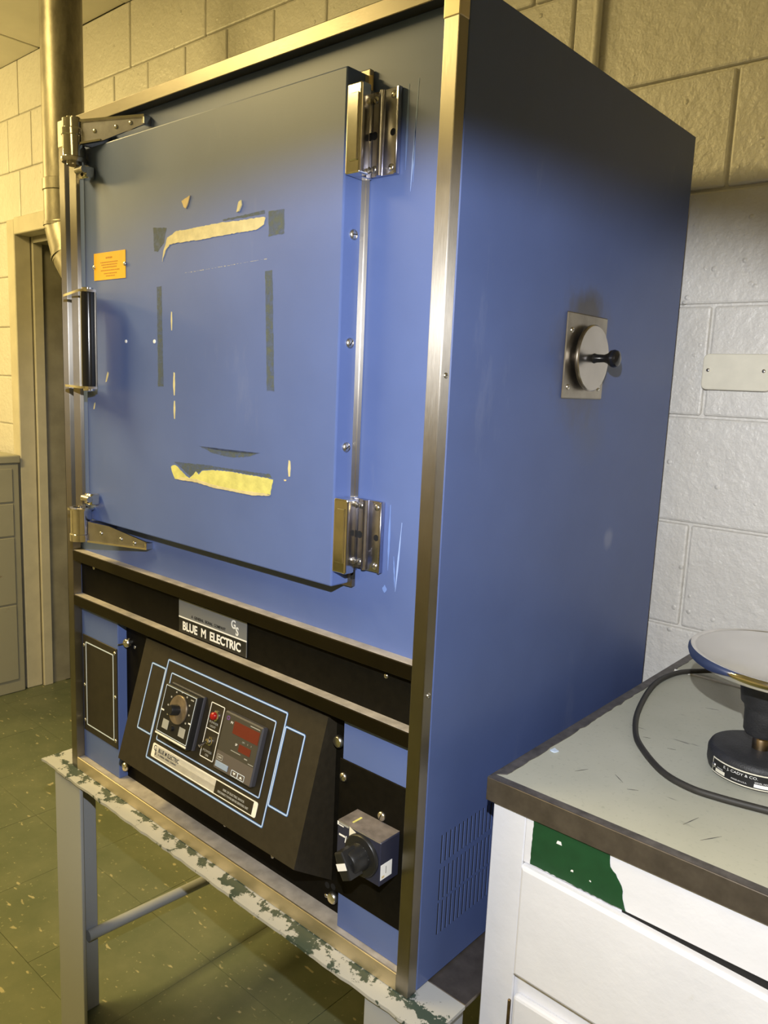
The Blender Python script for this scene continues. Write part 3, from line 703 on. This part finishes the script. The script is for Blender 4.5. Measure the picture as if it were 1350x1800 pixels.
k = MB(); k.lathe([(0, 1.2305), (0.0118, 1.2305), (0.0122, 1.235), (0.0122, 1.377), (0.0118, 1.381), (0, 1.381)], 'gloss_black', 36, Matrix.Translation((gx_, gy_, 0))); hd = k.build('handle', ov, 'glossy black tubular door handle')
for ha in hb_: ha.build('handle_bracket', hd, 'chrome bracket')
k = MB(); k.prism([(gx_+0.008, gy_+0.004), (gx_+0.013, gy_+0.0055), (-0.925, -0.809), (-0.930, -0.812)], 0.1505, 'steel_v', Matrix.Translation((0, 0, 1.2305))); k.build('back_strip', hd)

# knobs and ring on the far side
for zc in (0.895, 0.795):
    k = MB(); k.rod((X0, -0.735, zc), (X0-0.030, -0.735, zc), 0.016, 'ledge', 20); k.build('side_knob', ov)
k = MB(); k.box(X0-0.024, X0, -0.760, -0.745, 0.815, 0.870, 'caulk', 0.003); k.box(X0-0.032, X0, -0.760, -0.745, 0.866, 0.874, 'caulk', 0.002); k.build('side_bracket', ov, 'cream bracket on the far side')
k = MB(); k.tube([(X0, -0.74, 0.988), (X0-0.022, -0.74, 0.984), (X0-0.030, -0.74, 0.970), (X0-0.022, -0.74, 0.956), (X0, -0.74, 0.952)], 0.004, 'orange', 10); k.build('side_ring', ov, 'orange brown ring on the far side')

# black fascia with nameplate
k = MB(); k.box(X0+PW, X1-PW, YP, YP+0.012, 0.8255, 0.8935, 'black'); fa = k.build('fascia_panel', ov, 'black strip panel')
for x, z in ((-1.042, 0.8844), (-0.2965, 0.8802)): fplace(SMALL, 'screw', fa, x, YP, z)
npl = MB(); nx0, nx1 = -0.759, -0.579
npl.box(nx0, nx1, YP-0.0018, YP, 0.8285, 0.8853, 'black_print', 0.0004)
nameplate = npl.build('nameplate', ov, 'grey and black maker nameplate')
k = MB(); k.box(nx0+.0004, nx1-.0004, YP-0.0021, YP-0.0017, 0.8562, 0.8850, 'plate_grey'); k.box(nx0+.0004, nx1-.0004, YP-0.0023, YP-0.0017, 0.8538, 0.8562, 'white_print')
k.box(nx1-.0014, nx1-.0004, YP-.0021, YP-.0017, .829, .8538, 'plate_grey')
k.build('plate_face', nameplate)
k = MB()
for i_, wd_ in enumerate(('BLUE', 'M', 'ELECTRIC')): k.text(wd_, 0.0200, 'white_print', TX(nx0+(0.0105, 0.0620, 0.0855)[i_], 0.8342, YP-0.0019), 0.0002, 0.0006, (0.92, 0.92, 0.915)[i_])
k.text('A  GENERAL  SIGNAL  COMPANY', 0.0068, 'black_print', TX(nx0+0.036, 0.8595, YP-0.0022), 0.0002, 0.0001, 0.90)
k.build('lettering', nameplate)
k = MB()
k.text('G', 0.0190, 'white_print', TX(nx1-0.0390, 0.8685, YP-0.0022), 0.0002, 0.0004, 0.85)
k.text('S', 0.0190, 'white_print', TX(nx1-0.0275, 0.8590, YP-0.0022), 0.0002, 0.0004, 0.85)
k.build('logo', nameplate)

# lower bay: recessed black back plate between two blue side boxes
YR = -0.742
k = MB(); k.box(-0.960, -0.360, YR, YR+0.006, 0.4845, 0.8045, 'black'); bp_ = k.build('back_plate', ov)
YL = -0.7600
k = MB(); k.box(X0+PW, -0.9560, YL, YR+0.006, 0.4845, 0.8045, 'blue', 0.0012); lb = k.build('left_box', ov)
k = MB(); k.box(-0.3660, X1-PW, -0.7620, YR+0.006, 0.4845, 0.8045, 'blue', 0.0012); rb = k.build('right_box', ov)
bl = MB().box(-1.0840, -0.9575, YL-0.0022, YL, 0.5445, 0.7440, 'panel_black', 0.0006).build('blank_plate', ov, 'black blank cover plate with pale outline')
k = MB(); LM = front_mx(YL-0.0022); k.ring(-1.0722, 0.5580, -0.9690, 0.7310, 0.0022, 0.0003, 'line_pale', LM, 0.002); k.build('outline', bl)
for x in (-1.0785, -0.9635):
    for z in (0.735, 0.648, 0.560) if x > -1 else (0.722, 0.640, 0.566): fplace(SMALL, 'screw', bl, x, YL-0.0022, z)
# thumb screws
for x, z, l in ((-0.9370, 0.760, 0.010), (-0.9480, 0.510, 0.008), (-0.3840, 0.757, 0.012), (-0.3850, 0.5145, 0.012)):
    k = MB(); k.lathe([(0.0035, 0), (0.0035, 0.006), (0.0085, 0.007), (0.0090, 0.009), (0.0088, 0.0125), (0.007, 0.0145), (0, 0.015)], 'screw', 20, TX(x, z, YR)); k.build('thumb_screw', ov)
k = MB(); k.box(-0.9425, -0.9405, YR-0.026, YR, 0.758, 0.7600, 'screw'); k.rod((-0.940, YR-.012, .760), (-0.925, YR-.012, .772), .0012, 'screw', 8); k.build('cotter_pin', ov)
for x, z in ((-0.9270, 0.752), (-0.893, 0.5130), (-0.776, 0.5135), (-0.652, 0.5110), (-0.5300, 0.5090), (-0.4080, 0.5015), (-0.4560, 0.5430)): fplace(SMALL, 'screw', bp_, x, YR, z)
for x, z in ((-0.407, 0.519), (-0.395, 0.522)):
    k = MB(); k.lathe([(0.005, 0), (0, .0004)], 'deep', 14, TX(x, z, YR)); k.build('plate_hole', bp_)

# right switch plate and isolator switch
YS = -0.7640
spt = MB().box(-0.3690, X1-PW-0.0005, YS, -0.7615, 0.5390, 0.7420, 'black', 0.0006).build('switch_plate', ov, 'black plate behind the rotary switch')
for x, z in ((-0.3610, 0.7167), (-0.2885, 0.6884)): fplace(RIVET, 'screw', spt, x, YS, z, random.random()*3)
sx0, sx1, sf, sz0, sz1 = -0.3335, -0.2560, -0.8020, 0.6210, 0.6800
sw = MB().box(sx0, sx1, sf, YS, 0.6185, 0.6798, 'navy', 0.0012).build('isolator_switch', ov, 'square navy black rotary power switch')
k = MB(); k.box(sx0+.001, sx1-.001, sf+.001, YS, 0.6797, 0.6803, 'dusty_top'); k.build('switch_top', sw, 'dusty upper face')
k = MB(); k.box(-0.3150, -0.3120, sf+.009, sf+.026, 0.6802, 0.6808, 'tape'); k.build('switch_mark', sw)
SMx = front_mx(sf)
k = MB()
k.box(sx0+.0005, sx0+.0030, sf-.0003, sf, 0.6740, 0.6790, 'white_print'); k.box(sx0+.0035, sx0+.021, sf-.0003, sf, 0.6762, 0.6785, 'grey_print'); k.box(sx0+.0035, sx0+.012, sf-.0003, sf, 0.6738, 0.6752, 'white_print')
k.box(sx0+.004, sx0+.015, sf-.0003, sf, 0.6600, 0.6625, 'white_print')
k.prism([(sx0+.0165, .6635), (sx0+.0180, .6630), (sx0+.0160, .6535), (sx0+.0145, .6535)], .0003, 'white_print', SMx)
k.prism([(sx0+.0225, .6655), (sx0+.0375, .6665), (sx0+.0375, .6745), (sx0+.0225, .6795)], .0003, 'plate_cream', SMx)
k.lathe([(.0012, 0), (0, .0002)], 'black_print', 8, TX(sx0+.032, .672, sf-.0003))
k.build('switch_print', sw)
KM = TX(-0.2870, 0.6500, sf)
k = MB(); k.lathe([(0.0285, 0), (0.0285, 0.003), (0.0270, 0.005), (0.018, 0.006), (0.0165, 0.014), (0.0158, 0.026), (0.014, 0.029), (0, 0.029)], 'plastic_black', 40, KM)
kn = k.build('rotary_knob', sw, 'black rotary knob')
k = MB(); rot = Matrix.Rotation(math.radians(28), 4, 'Z')
k.prism([(-0.0070, -0.0180), (0.0070, -0.0180), (0.0095, 0.0), (0.0070, 0.0180), (-0.0070, 0.0180), (-0.0095, 0)], 0.024, 'plastic_black', KM @ rot @ Matrix.Translation((0, 0, 0.014)), 0.0022); k.build('grip_bar', sw)
k = MB(); k.prism([(-0.0045, -0.0085), (0.0045, -0.0085), (0.0045, 0.0085), (-0.0045, 0.0085)], 0.0005, 'white_print', KM @ Matrix.Rotation(math.radians(118), 4, 'Z') @ Matrix.Translation((0, 0.0, 0.0382)) ); k.build('knob_sticker', sw, 'white sticker on the knob')
k = MB()
for a in (20, 58, 96):
    t = math.radians(a); c_ = (0.0172*math.cos(t), 0.0172*math.sin(t))
    k.box(-.0005, .0005, -0.0025, 0.0025, 0, 0.0005, 'grey_print', mx=KM @ Matrix.Translation((c_[0], c_[1], 0.0065)) @ Matrix.Rotation(t, 4, 'Z'))
k.build('knob_mark', sw)
k = MB(); k.box(sx1-.0002, sx1+.0004, -0.8005, -0.7785, 0.6270, 0.6480, 'white_print'); k.box(sx1+.0004, sx1+.0006, -0.7910, -0.7895, 0.6335, 0.6435, 'grey_print'); k.box(sx1+.0004, sx1+.0006, -0.798, -0.793, 0.629, 0.632, 'paper'); k.build('switch_sticker', sw, 'white sticker on the switch side')

# sloping control panel
cxl, cxr, cyt, czt, cyb, czb = -0.859, -0.3984, -0.7600, 0.7907, -0.8182, 0.5832
Lf = math.hypot(cyb-cyt, czb-czt); vy, vz = (cyb-cyt)/Lf, (czb-czt)/Lf
CM = frame_mx((cxl, cyt, czt), (1, 0, 0), (0, -vy, -vz), (0, vz, -vy))
k = MB(); side = [(cyt, czt), (cyb, czb), (YR, czb-0.052), (YR, czt+0.004)]
k.prism(side, cxr-cxl, 'panel_black', frame_mx((cxl, 0, 0), (0, 1, 0), (0, 0, 1), (1, 0, 0)))
cpn = k.build('control_panel', ov, 'sloping black control panel with blue and white outlines')
def R(mb, x0, y0, x1, y1, wd, h, m, r=3.0): mb.ring(x0/1000, -y1/1000, x1/1000, -y0/1000, wd/1000, h/1000, m, CM, r/1000)
def B(mb, x0, y0, x1, y1, h0, h1, m, bev=0): mb.box(x0/1000, x1/1000, -y1/1000, -y0/1000, h0/1000, h1/1000, m, bev/1000, mx=CM)
def T(mb, s_, x, y, size, m, h=0.2, bold=0.0, sx=1.0, al='LEFT', tilt=0): mb.text(s_, size/1000, m, CM @ Matrix.Translation((x/1000, -y/1000, h/1000)), 0.00012, bold/1000, sx, al)
k = MB()
for a in ((33, 34, 77, 151), (76, 17, 383.5, 188.5), (383, 36, 427, 155)): R(k, *a, 3.2, 0.25, 'line_blue')
R(k, 93, 36, 364, 152.5, 2.4, 0.25, 'line_blue')
for a in ((34, 35, 76, 150), (77, 18, 382.5, 187.5), (384, 37, 426, 154), (93.7, 36.7, 363.3, 151.8)): R(k, *a, 1.15, 0.45, 'line_pale')
k.build('panel_outline', cpn)
k = MB(); R(k, 211.5, 51.5, 246, 139, 1.3, 0.3, 'white_print', 2); B(k, 212.5, 92.6, 245, 94.0, 0, .3, 'white_print')
T(k, 'POWER', 216.5, 83.5, 5.2, 'grey_print', .2, 0, 1.25); T(k, 'LIGHT', 220, 89.5, 5.2, 'grey_print')
T(k, 'POWER', 216.5, 129, 5.2, 'grey_print', .2, 0, 1.25); T(k, 'ON', 224, 135, 5.2, 'grey_print')
k.build('switch_legend', cpn)
# cream maker strip
k = MB(); k.ring(.0895, -.1810, .3645, -.1580, .0117, .0006, 'cream_plate', CM, .003); B(k, 99, 160, 355, 179, 0, .6, 'cream_plate'); k.build('maker_strip', cpn, 'cream strip with maker name')
k = MB(); B(k, 264.5, 159.6, 355.5, 179.4, .6, .9, 'panel_black', 0.2); k.build('caution_patch', cpn)
k = MB(); T(k, 'BLUE M ELECTRIC', 107.5, 169.0, 9.2, 'black_print', .8, 0.15, .80); T(k, 'A  GENERAL  SIGNAL  COMPANY', 109, 174.5, 3.8, 'black_print', .8, 0, .92)
k.build('strip_lettering', cpn); k = MB(); T(k, 'G', 93.5, 169, 12.5, 'black_print', .8, .1, .8); T(k, 'S', 99.0, 175.5, 12, 'black_print', .8, .1, .8)
k.build('logo', cpn); k = MB()
T(k, 'RISK OF ELECTRIC SHOCK', 310, 169, 4.6, 'grey_print', 1.1, .1, .95, 'CENTER'); T(k, 'DISCONNECT POWER BEFORE SERVICING UNIT', 310, 175.2, 4.6, 'grey_print', 1.1, .1, .74, 'CENTER')
k.build('strip_lettering', cpn)
# limit dial unit
H = 18
k = MB(); B(k, 108, 49, 198.5, 137, 0, 6, 'plastic_grey', 1.0); B(k, 109.5, 50.5, 197.5, 135.5, 6, H, 'plastic_black', 1.0); k.build('dial_unit', cpn, 'square black thermostat unit')
# the unit stands proud: its printed face
def FX(mb, fx0, fy0, fx1, fy1, m, h0=H, h1=H+.3): B(mb, fx0, fy0, fx1, fy1, h0, h1, m)
k = MB(); k.ring(.1112, -.1290, .1955, -.0520, .0009, .0003, 'line_pale', CM @ Matrix.Translation((0, 0, H/1000)), .0005)
FX(k, 110.5, 130.5, 196, 133.3, 'cream_plate', H, H+.8); k.build('dial_border', cpn)
for xx in (123.5, 169.5):
    k = MB(); FX(k, xx, 105.5, xx+16, 120.5, 'grey_print'); k.build('dial_note', cpn)
k = MB(); FX(k, 112.5, 92, 120, 94.3, 'white_print'); FX(k, 188.5, 93, 194.5, 95.3, 'white_print')
FX(k, 182, 57, 190, 59, 'grey_print')
for a in range(-120, 121, 30):
    t = math.radians(a+90); FX(k, 156.5+29*math.cos(t)-1.6, 82-29*math.sin(t)-1.3, 156.5+29*math.cos(t)+1.6, 82-29*math.sin(t)+1.3, 'grey_print')
o = k.build('dial_print', cpn); o['kind'] = 'stuff'
LT = lambda x, y, h: CM @ Matrix.Translation((x/1000, -y/1000, h/1000))
k = MB(); k.lathe([(0.0235, 0), (0.0235, 0.0015), (0.0225, 0.0025), (0, 0.0030)], 'dial', 40, LT(156.5, 82, H)); k.build('dial_plate', cpn, 'round bronze dial plate')
k = MB(); k.lathe([(0.0090, 0.002), (0.0085, 0.015), (0.0070, 0.018), (0, 0.018)], 'plastic_black', 24, LT(156.5, 82, H)); k.build('dial_knob', cpn)
k = MB(); k.lathe([(0.0045, 0), (0.0040, 0.004), (0, 0.004)], 'plastic_black', 18, LT(151, 114, H)); k.build('reset_button', cpn)
# lamp and toggle
k = MB(); k.lathe([(0.0085, 0), (0.0085, 0.002), (0.0062, 0.003)], 'chrome', 24, LT(229, 70, 0)); k.lathe([(0.0062, 0.002), (0.0062, 0.007), (0.0045, 0.009), (0, 0.010)], 'lamp_red', 24, LT(229, 70, 0)); k.build('pilot_lamp', cpn, 'red pilot lamp')
k = MB(); k.lathe([(0.0068, 0), (0.0068, 0.0015), (0.0050, 0.002), (0.0042, 0.007), (0, 0.008)], 'chrome', 24, LT(229, 110.5, 0))
a_ = CM @ V((.229, -.1105, .006)); b__ = CM @ V((.2265, -.1180, .018)); k.rod(a_, b__, 0.0018, 'chrome', 12, 0.0028); k.build('toggle_switch', cpn)
# digital controller
k = MB(); B(k, 261, 50.5, 351.5, 140, 0, 11.5, 'plastic_grey', 2.0)
k.build('controller', cpn, 'grey digital controller with dark red windows')
hc = 11.5
k = MB(); B(k, 263, 52.5, 349.5, 111, hc, hc+.3, 'disp_face'); B(k, 263, 111, 349.5, 138, hc, hc+.3, 'disp_low'); k.build('controller_face', cpn)
for q_ in ((288, 59, 347.5, 78), (309, 88, 336.5, 99)):
    k = MB(); B(k, *q_, hc+.3, hc+.7, 'display'); k.build('display_window', cpn, 'dark red display window, unlit')
k = MB(); B(k, 266, 126.5, 296, 135.5, hc+.3, hc+1.2, 'blue_key', .3); k.build('mode_key', cpn, 'pale blue key')
off = LT(0, 0, hc+.3)
for xx, tri in ((.3045, [(.3090, -.1310), (.3155, -.1310), (.31225, -.1345)]), (.3200, [(.3245, -.1345), (.3310, -.1345), (.32775, -.1310)])):
    k = MB(); k.ring(xx, -.1372, xx+.0155, -.1282, .0008, .0002, 'line_pale', off, .001); k.prism(tri, .0003, 'white_print', off); k.build('arrow_key', cpn)
k = MB(); k.ring(.266, -.1245, .2795, -.1165, .0008, .0002, 'grey_print', off, .001); B(k, 269, 119.2, 276.5, 121.7, hc+.3, hc+.5, 'grey_print'); k.build('small_key', cpn)
k = MB()
T(k, 'PV', 279.5, 65.5, 5.2, 'white_print', hc+.4); T(k, 'SP', 300, 93, 5, 'white_print', hc+.4)
T(k, 'OP1', 314, 84.6, 3.4, 'grey_print', hc+.4); T(k, '2', 326, 84.6, 3.4, 'grey_print', hc+.4); T(k, '3', 334, 84.6, 3.4, 'grey_print', hc+.4)
B(k, 324, 55, 346, 56.3, hc+.3, hc+.5, 'grey_print'); B(k, 293, 102, 316, 103, hc+.3, hc+.5, 'grey_print'); B(k, 326, 104, 333, 105.5, hc+.3, hc+.5, 'grey_print'); B(k, 336, 108.3, 348, 109.3, hc+.3, hc+.5, 'grey_print')
k.ring(.2685, -.0625, .2755, -.0560, .0016, .0002, 'purple', off, .0025)
k.build('controller_print', cpn)

# ------------------------------------------------------------------ white bench cabinet and its worktop
bx = -0.157; by = -0.700; WT = 0.769; bx1 = 1.0
wc = thing('bench_cabinet', 'white painted wooden bench cabinet with exposed green paint beside the oven', 'cabinet', (0.4, -0.35, FZ))
k = MB(); k.box(bx, bx1, by+0.004, -0.012, FZ+0.06, 0.7385, 'cabpaint'); k.box(bx+0.03, bx1, by+.06, -0.02, FZ, FZ+0.06, 'cabpaint'); k.build('body', wc)
k = MB(); k.box(bx, -0.1095, by-0.001, by+0.004, FZ+0.06, 0.7385, 'cabpaint', 0.0015); k.build('stile', wc)
k = MB(); k.box(-0.109, bx1, by-0.001, by+0.004, 0.6765, 0.7385, 'cabpaint', 0.001); k.build('apron', wc)
k = MB(); k.prism(rough_poly([(-0.0975, 0.738), (-0.0990, 0.70), (-0.0985, 0.6790), (-0.03, 0.6780), (0.0254, 0.6772), (0.0215, 0.69), (0.0190, 0.705), (0.010, 0.716), (0.003, 0.722), (0.001, 0.738)], .0006), 0.0006, 'green', front_mx(by-0.001)); k.build('bare_patch', wc, 'dark green patch where white paint has peeled')
for x, z, s_ in ((-0.062, .7230, .0035), (-0.0425, .6955, .0018), (-0.019, .6935, .001)):
    k = MB(); k.prism(rough_poly([(x-s_, z-s_*.6), (x+s_, z-s_*.5), (x+s_*.6, z+s_*.7), (x-s_*.7, z+s_*.5)], .0004), .0004, 'white_print', front_mx(by-.0016)); k.build('paint_speck', wc)
k = MB(); k.prism([(-0.107, 0.526), (bx1, 0.500), (bx1, 0.6440), (0.18, 0.6655), (0.03, 0.6715), (-0.107, 0.6755)], 0.014, 'cabpaint', front_mx(by+0.004), 0.004); k.build('drawer', wc)
k = MB(); k.prism([(0.02, 0.6765), (0.02, 0.6705), (bx1, 0.64), (bx1, 0.6765)], 0.001, 'deep', front_mx(by+0.0035)); k.build('gap', wc, 'dark gap above the drawer')
k = MB(); k.box(-0.105, bx1, by-0.008, by+0.004, FZ+0.08, 0.4960, 'cabpaint', 0.004, 2); k.build('cupboard_door', wc)
k = MB(); k.box(-0.1145, -0.1105, by-0.004, by, 0.43, 0.482, 'brass', 0.001); k.build('hinge', wc)
wt = thing('worktop', 'worn putty laminate worktop with bronze metal edge on the white cabinet', 'worktop', (0.4, -0.35, 0.7395))
k = MB(); k.box(-0.164, bx1, -0.7035, -0.0105, 0.7395, WT-0.0005, 'laminate'); k.build('top_board', wt)
k = MB(); k.box(-0.1660, bx1, -0.7060, -0.7036, 0.7390, WT+0.0008, 'edge', 0.0006); k.build('front_edge', wt, 'bronze metal front edge')
k = MB(); k.box(-0.1668, -0.1642, -0.7036, -0.0105, 0.7390, WT+0.0008, 'lip', 0.0006); k.build('side_edge', wt)
k = MB(); k.prism(jag_strip(-0.1655, bx1, -0.7050, -0.6920, 0.0004)[::-1], 0.0013, 'lip', Matrix.Translation((0, 0, WT-.0005))); k.build('top_lip', wt)
pts = [(-0.1660, -0.6925), (-0.1660, -0.0105)]+[(-0.1520+random.uniform(-.0012, .0018), -0.0105-i*0.0110) for i in range(62)]
k = MB(); k.prism(pts, 0.0013, 'lip', Matrix.Translation((0, 0, WT-.0005))); k.build('top_lip', wt)
k = MB(); k.rod((-0.152, -0.128, WT), (bx1, -0.128, WT), 0.0022, 'caulk', 8); k.build('caulk_line', wt)
k = MB(); k.prism(rough_poly([(-0.148, -0.580), (-0.140, -0.583), (-0.137, -0.574), (-0.145, -0.571)], .001), .0015, 'line_pale', Matrix.Translation((0, 0, WT)))
k.build('paint_drip', wt)
for (x, y, l, a) in ((-0.045, -0.585, .022, -38), (-0.03, -0.45, .012, 20), (-.09, -.60, .02, 60), (-0.02, -0.60, .014, 30), (.06, -.62, .03, 75), (.09, -.64, .03, 60), (-.07, -.44, .01, 20), (-.04, -.26, .02, 20)):
    k = MB(); k.prism([(-l/2, 0), (0, -.0004), (l/2, 0), (0, .0005)], .0002, 'lip', Matrix.Translation((x, y, WT)) @ Matrix.Rotation(math.radians(a), 4, 'Z')); k.build('scratch_mark', wt)

# ------------------------------------------------------------------ lab scale / gauge with round pan
axx, axy = 0.078, -0.432
gd = thing('bench_gauge', 'black cast bench instrument with round chrome dish top on the worktop', 'instrument', (axx, axy, WT))
TA = Matrix.Translation((axx, axy, WT+.0006))
k = MB(); k.lathe([(0, 0.0003), (0.055, 0.0003), (0.0610, 0.003), (0.0632, 0.010), (0.0632, 0.025), (0.0605, 0.0305), (0.056, 0.0325), (0, 0.0335)], 'cast', 64, TA); k.build('base', gd)
k = MB(); k.lathe([(0.0105, 0.033), (0.0105, 0.050), (0.009, 0.052)], 'brass', 24, TA); k.build('stem', gd, 'tarnished brass stem')
k = MB(); k.lathe([(0.010, 0.051), (0.0205, 0.053), (0.0235, 0.058), (0.0245, 0.085), (0.0260, 0.092), (0.0300, 0.096), (0.0345, 0.128), (0.0350, 0.134), (0, 0.134)], 'cast', 40, TA); k.build('neck', gd, 'black tapered neck')
DT = Matrix.Translation((0.090, -0.412, 0.9205)) @ Matrix.Rotation(math.radians(1.5), 4, 'Y')
k = MB(); k.lathe([(0.030, -0.022), (0.070, -0.020), (0.100, -0.012), (0.110, -0.010), (0.1175, -0.007), (0.1195, -0.001), (0.1190, 0.003), (0.1165, 0.0058), (0.1130, 0.006), (0.1105, 0.0045)], 'chrome', 80, DT); k.build('rim', gd, 'thick chrome rim')
k = MB(); k.lathe([(0.1115, 0.0045), (0.10, 0.0070), (0.07, 0.0105), (0.03, 0.0125), (0, 0.0130)], 'dish', 80, DT); k.build('dish', gd)
# curved name plate on the base
def curved_plate(a0, a1, z0, z1, r, m, n=16):
    b = bmesh.new(); lo = []; hi = []
    for i in range(n+1):
        t = a0+(a1-a0)*i/n; lo.append(b.verts.new((axx+r*math.cos(t), axy+r*math.sin(t), WT+z0))); hi.append(b.verts.new((axx+r*math.cos(t), axy+r*math.sin(t), WT+z1)))
    for i in range(n): b.faces.new((lo[i], lo[i+1], hi[i+1], hi[i]))
    return b
def cplate(mb, *a):
    b = curved_plate(*a[:5], None); mb._merge(b, a[5], None, True)
aa, ab = math.radians(228), math.radians(306)
k = MB(); cplate(k, aa, ab, 0.0040, 0.0240, 0.0638, 'plate_cream'); gp = k.build('maker_plate', gd, 'curved black maker plate with silver border')
k = MB(); cplate(k, aa+.022, ab-.022, 0.0056, 0.0224, 0.0641, 'black_print'); cplate(k, aa+.12, aa+.36, 0.0070, 0.0115, 0.0643, 'plate_cream'); cplate(k, ab-.42, ab-.16, 0.0070, 0.0115, 0.0643, 'white_print'); k.build('plate_face', gp)
def wrap_text(mb, s_, size, m, a_mid, z, r, sx=1.0):
    q = MB(); q.text(s_, size, m, ID, 0.0, 0.0, sx, 'CENTER'); b = q.bm
    for v in b.verts:
        t = a_mid+v.co.x/r; v.co = (axx+r*math.cos(t), axy+r*math.sin(t), WT+z+v.co.y)
    mb._merge(b, m, None, False)
k = MB(); am = (aa+ab)/2
wrap_text(k, 'E. J. CADY & CO.', 0.0048, 'white_print', am-.02, 0.0172, 0.0645, 1.25)
wrap_text(k, 'MODEL', 0.0027, 'white_print', aa+.24, 0.0125, 0.0645, 1.1); wrap_text(k, 'SERIAL NO.', 0.0029, 'white_print', ab-.29, 0.0125, 0.0645, 1.1)
wrap_text(k, 'MADE IN U.S.A.', 0.0027, 'white_print', am-.02, 0.0085, 0.0645, 1.1)
k.build('lettering', gp)
for t in (aa+.06, ab-.07):
    n_ = V((math.cos(t), math.sin(t), 0)); u_ = V((-math.sin(t), math.cos(t), 0))
    place(SMALL, 'rivet', gp, frame_mx(V((axx, axy, WT+.0135))+n_*.0641, u_, (0, 0, 1), n_))
cb = MB(); cb.tube([(0.205, -0.515, WT+.0062), (0.160, -0.530, WT+.0062), (0.115, -0.542, WT+.0062), (0.0666, -0.552, WT+.0062), (0.0326, -0.5535, WT+.0062), (-0.0071, -0.5383, WT+.0062), (-0.0531, -0.494, WT+.0062), (-0.0838, -0.4488, WT+.0062), (-0.1158, -0.3663, WT+.0062),
    (-0.1428, -0.2413, WT+.0062), (-0.1369, -0.1567, WT+.0062), (-0.108, -0.110, WT+.006), (-0.072, -0.118, WT+.018), (-0.035, -0.17, WT+.035), (0.01, -0.29, WT+.065), (0.058, -0.408, WT+.088)], 0.0042, 'rubber', 12, 6)
o = cb.build('power_cord', gd, 'black power cord looping over the worktop')
